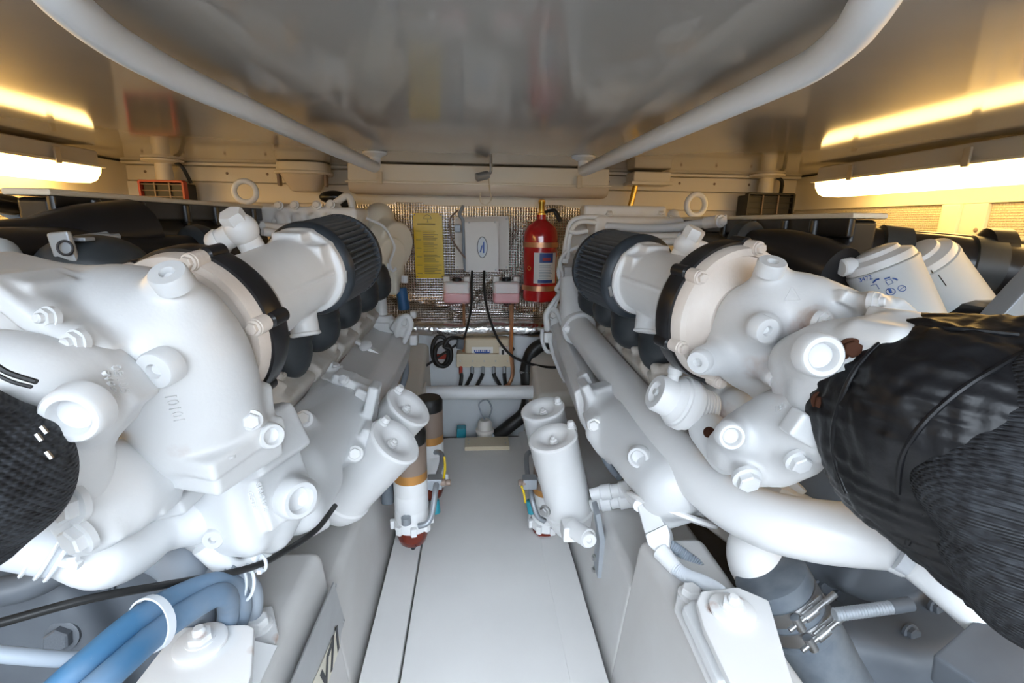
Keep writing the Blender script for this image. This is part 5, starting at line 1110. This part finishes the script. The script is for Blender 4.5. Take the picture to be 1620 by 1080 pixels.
# black control cable and blue hoses on the left
cc_ = solo(MB().tube([P(-60, 1002, .46), P(0, 985, .48), P(150, 945, .53), P(290, 920, .60), P(395, 898, .66), P(450, 872, .72), P(500, 838, .80), P(530, 800, .90)], .0052, 10), 'control_cable', 'black_cable', 'thin black control cable crossing in front of the left engine', 'cable')
part(MB().torus(P(414, 890, .675), P(420, 887, .68)-P(395, 898, .66), .012, .0025, 18, 6).box(P(411, 903, .665), (.008, .008, .008), None, .002), 'cable_tie', 'conduit', cc_)
h1 = solo(MB().tube([P(70, 1110, .44), P(130, 1055, .46), P(225, 975, .53), P(300, 935, .59), P(345, 922, .625), P(372, 930, .65), P(382, 960, .66), P(370, 1000, .66)], .0155, 16), 'blue_hose', 'blue_hose', 'upper of two dusty blue hoses at the lower left', 'hose', 'blue hoses')
h2 = solo(MB().tube([P(105, 1130, .43), P(165, 1075, .45), P(250, 1000, .52), P(315, 955, .575), P(352, 940, .61), P(362, 960, .64), P(358, 1000, .64)], .0155, 16), 'blue_hose', 'blue_hose', 'lower of two dusty blue hoses at the lower left', 'hose', 'blue hoses')
dtie = (P(250, 965, .53)-P(225, 980, .52)); part(MB().lathe((P(232, 970, .535)+P(246, 1003, .518))/2, (P(300, 945, .58)-P(225, 985, .52)), [(.0305, -.005), (.033, -.005), (.033, .005), (.0305, .005)], 28, False), 'hose_strap', 'conduit', h1)
bd = thing('hose_bundle', 'bundle of grey hoses strapped with pale ties below the left engine', 'hose', P(380, 990, .66))
for dx, r in ((0, .015), (14, .013), (-12, .013)): part(MB().tube([P(345+dx, 905, .655), P(365+dx, 912, .665), P(385+dx, 930, .675), P(388+dx, 960, .68), P(378+dx, 1010, .68)], r, 12), 'hose', 'hose_grey', bd)
for x, y in ((362, 926), (374, 922), (386, 920)): part(MB().torus(P(x, y, .665), P(400, 912, .67)-P(345, 928, .63), .026, .0026, 26, 6), 'tie', 'conduit', bd)
solo(MB().tube([P(215, 860, .70), P(270, 885, .68), P(300, 920, .66), P(308, 970, .66), P(300, 1020, .66)], .030, 16), 'coolant_hose', 'hose_grey', 'thick grey hose behind the blue hoses on the left', 'hose')
solo(MB().tube([P(-40, 1030, .44), P(40, 1038, .45), P(120, 1042, .47), P(190, 1030, .5)], .008, 10), 'thin_hose', 'hose_grey', 'thin grey hose along the bell housing at lower left', 'hose')
# grey raw water hose with two T-bolt clamps on the right
ha, hb_ = P(1216, 905, .70), P(1345, 1120, .64); hd = (hb_-ha).normalized(); hr = .059
hz = thing('raw_water_hose', 'thick dark grey rubber hose with steel clamps below the right engine', 'hose', hb_)
part(MB().lathe(ha, hd, [(hr*.95, 0), (hr*1.06, .003), (hr*1.06, .03), (hr, .034), (hr, .11), (hr*1.07, .114), (hr*1.06, .20), (hr*1.03, .3), (hr*1.03, (hb_-ha).length)], 40), 'hose', 'grey_rubber', hz)
for o_, p_ in ((.048, (1290, 890, .62)), (.088, (1310, 930, .60))):
    k_ = part(MB().lathe(ha+hd*o_, hd, [(hr*1.01, -.013), (hr*1.045, -.013), (hr*1.045, .013), (hr*1.01, .013)], 40, False), 'band_clamp', 'steel', hz)
    rd_ = toc(ha+hd*o_)+V((.15, 0, .30)); rd_ = (rd_-hd*rd_.dot(hd)).normalized(); tg = hd.cross(rd_); q_ = ha+hd*o_+rd_*(hr*1.12)
    part(MB().cyl(q_-tg*.035, q_+tg*.045, .0042, n=10).cyl(q_-tg*.012, q_+tg*.012, .008, n=12).cyl(q_+tg*.026-hd*.012, q_+tg*.026+hd*.012, .0075, n=12).cyl(q_-tg*.055, q_-tg*.03, .0055, n=10), 't_bolt', 'steel', k_)
    part(MB().box(q_-rd_*.006-tg*.01, (.02, .05, .003), Matrix((hd, tg, rd_)).transposed(), .001), 'saddle', 'steel', k_)
# white plug connector with corrugated conduit
cn = thing('cable_connector', 'white cable connector with corrugated conduit beside the right engine bed', 'connector', P(1045, 840, 0.830))
part(MB().loft([[P(*p) for p in q] for q in (((1008, 800, 0.900), (1030, 790, 0.900), (1038, 796, 0.960), (1014, 808, 0.960)), ((1020, 845, 0.840), (1052, 830, 0.840), (1060, 838, 0.900), (1028, 852, 0.900)))], .004), 'socket', 'white_satin', cn)
part(MB().loft([[P(*p) for p in q] for q in (((1020, 845, 0.835), (1055, 828, 0.835), (1062, 836, 0.900), (1028, 854, 0.900)), ((1025, 862, 0.820), (1060, 845, 0.820), (1066, 852, 0.880), (1032, 868, 0.880)), ((1046, 880, 0.800), (1058, 870, 0.800), (1064, 876, 0.850), (1050, 884, 0.850)))], .004), 'plug', 'white_satin', cn)
part(MB().cyl(P(1046, 872, 0.810), P(1070, 900, 0.770), .018, .014, 16), 'boot', 'white_satin', cn)
part(MB().ribbed([P(1066, 896, 0.775), P(1085, 910, 0.750), P(1110, 920, 0.720), P(1135, 934, 0.680), P(1150, 950, 0.640)], .012, .0045), 'conduit', 'conduit', cn)
part(MB().ribbed([P(1060, 862, 0.830), P(1080, 875, 0.820), P(1105, 895, 0.800), P(1130, 925, 0.760)], .011, .0045), 'conduit', 'hose_grey', cn)
part(MB().tube([P(990, 770, 1.020), P(1000, 785, 0.960), P(1012, 800, 0.900)], .014, 10), 'cable_tail', 'white_satin', cn)
# wiring loom on the inboard side of the right engine
wl = thing('wiring_loom', 'white wiring loom hanging at the inner side of the right engine', 'wiring', P(895, 600, 1.85))
for pts, r in ((((858, 520, 1.9), (858, 540, 1.9), (866, 556, 1.9), (880, 556, 1.88)), .008), (((868, 530, 1.88), (875, 560, 1.86), (885, 585, 1.84), (893, 600, 1.82), (905, 606, 1.8)), .008), (((880, 560, 1.86), (888, 575, 1.85), (895, 590, 1.84), (892, 605, 1.82)), .006)):
    part(MB().tube([P(*p) for p in pts], r, 10), 'wire', 'white_satin', wl)
part(MB().box(P(896, 590, 1.86), (.035, .03, .05), None, .006), 'connector', 'hose_grey', wl)
solo(MB().tube([P(960, 655, 1.3), P(950, 690, 1.28), P(955, 720, 1.26), P(968, 742, 1.24), P(980, 755, 1.2)], .010, 10), 'drain_hose', 'hose_grey', 'thin grey hose looping behind the right canisters', 'hose')
solo(MB().tube([P(640, 560, 1.95), P(642, 590, 1.9), P(632, 620, 1.86), P(622, 640, 1.82)], .012, 10), 'return_hose', 'hose_grey', 'grey hose at the far end beside the left engine', 'hose')
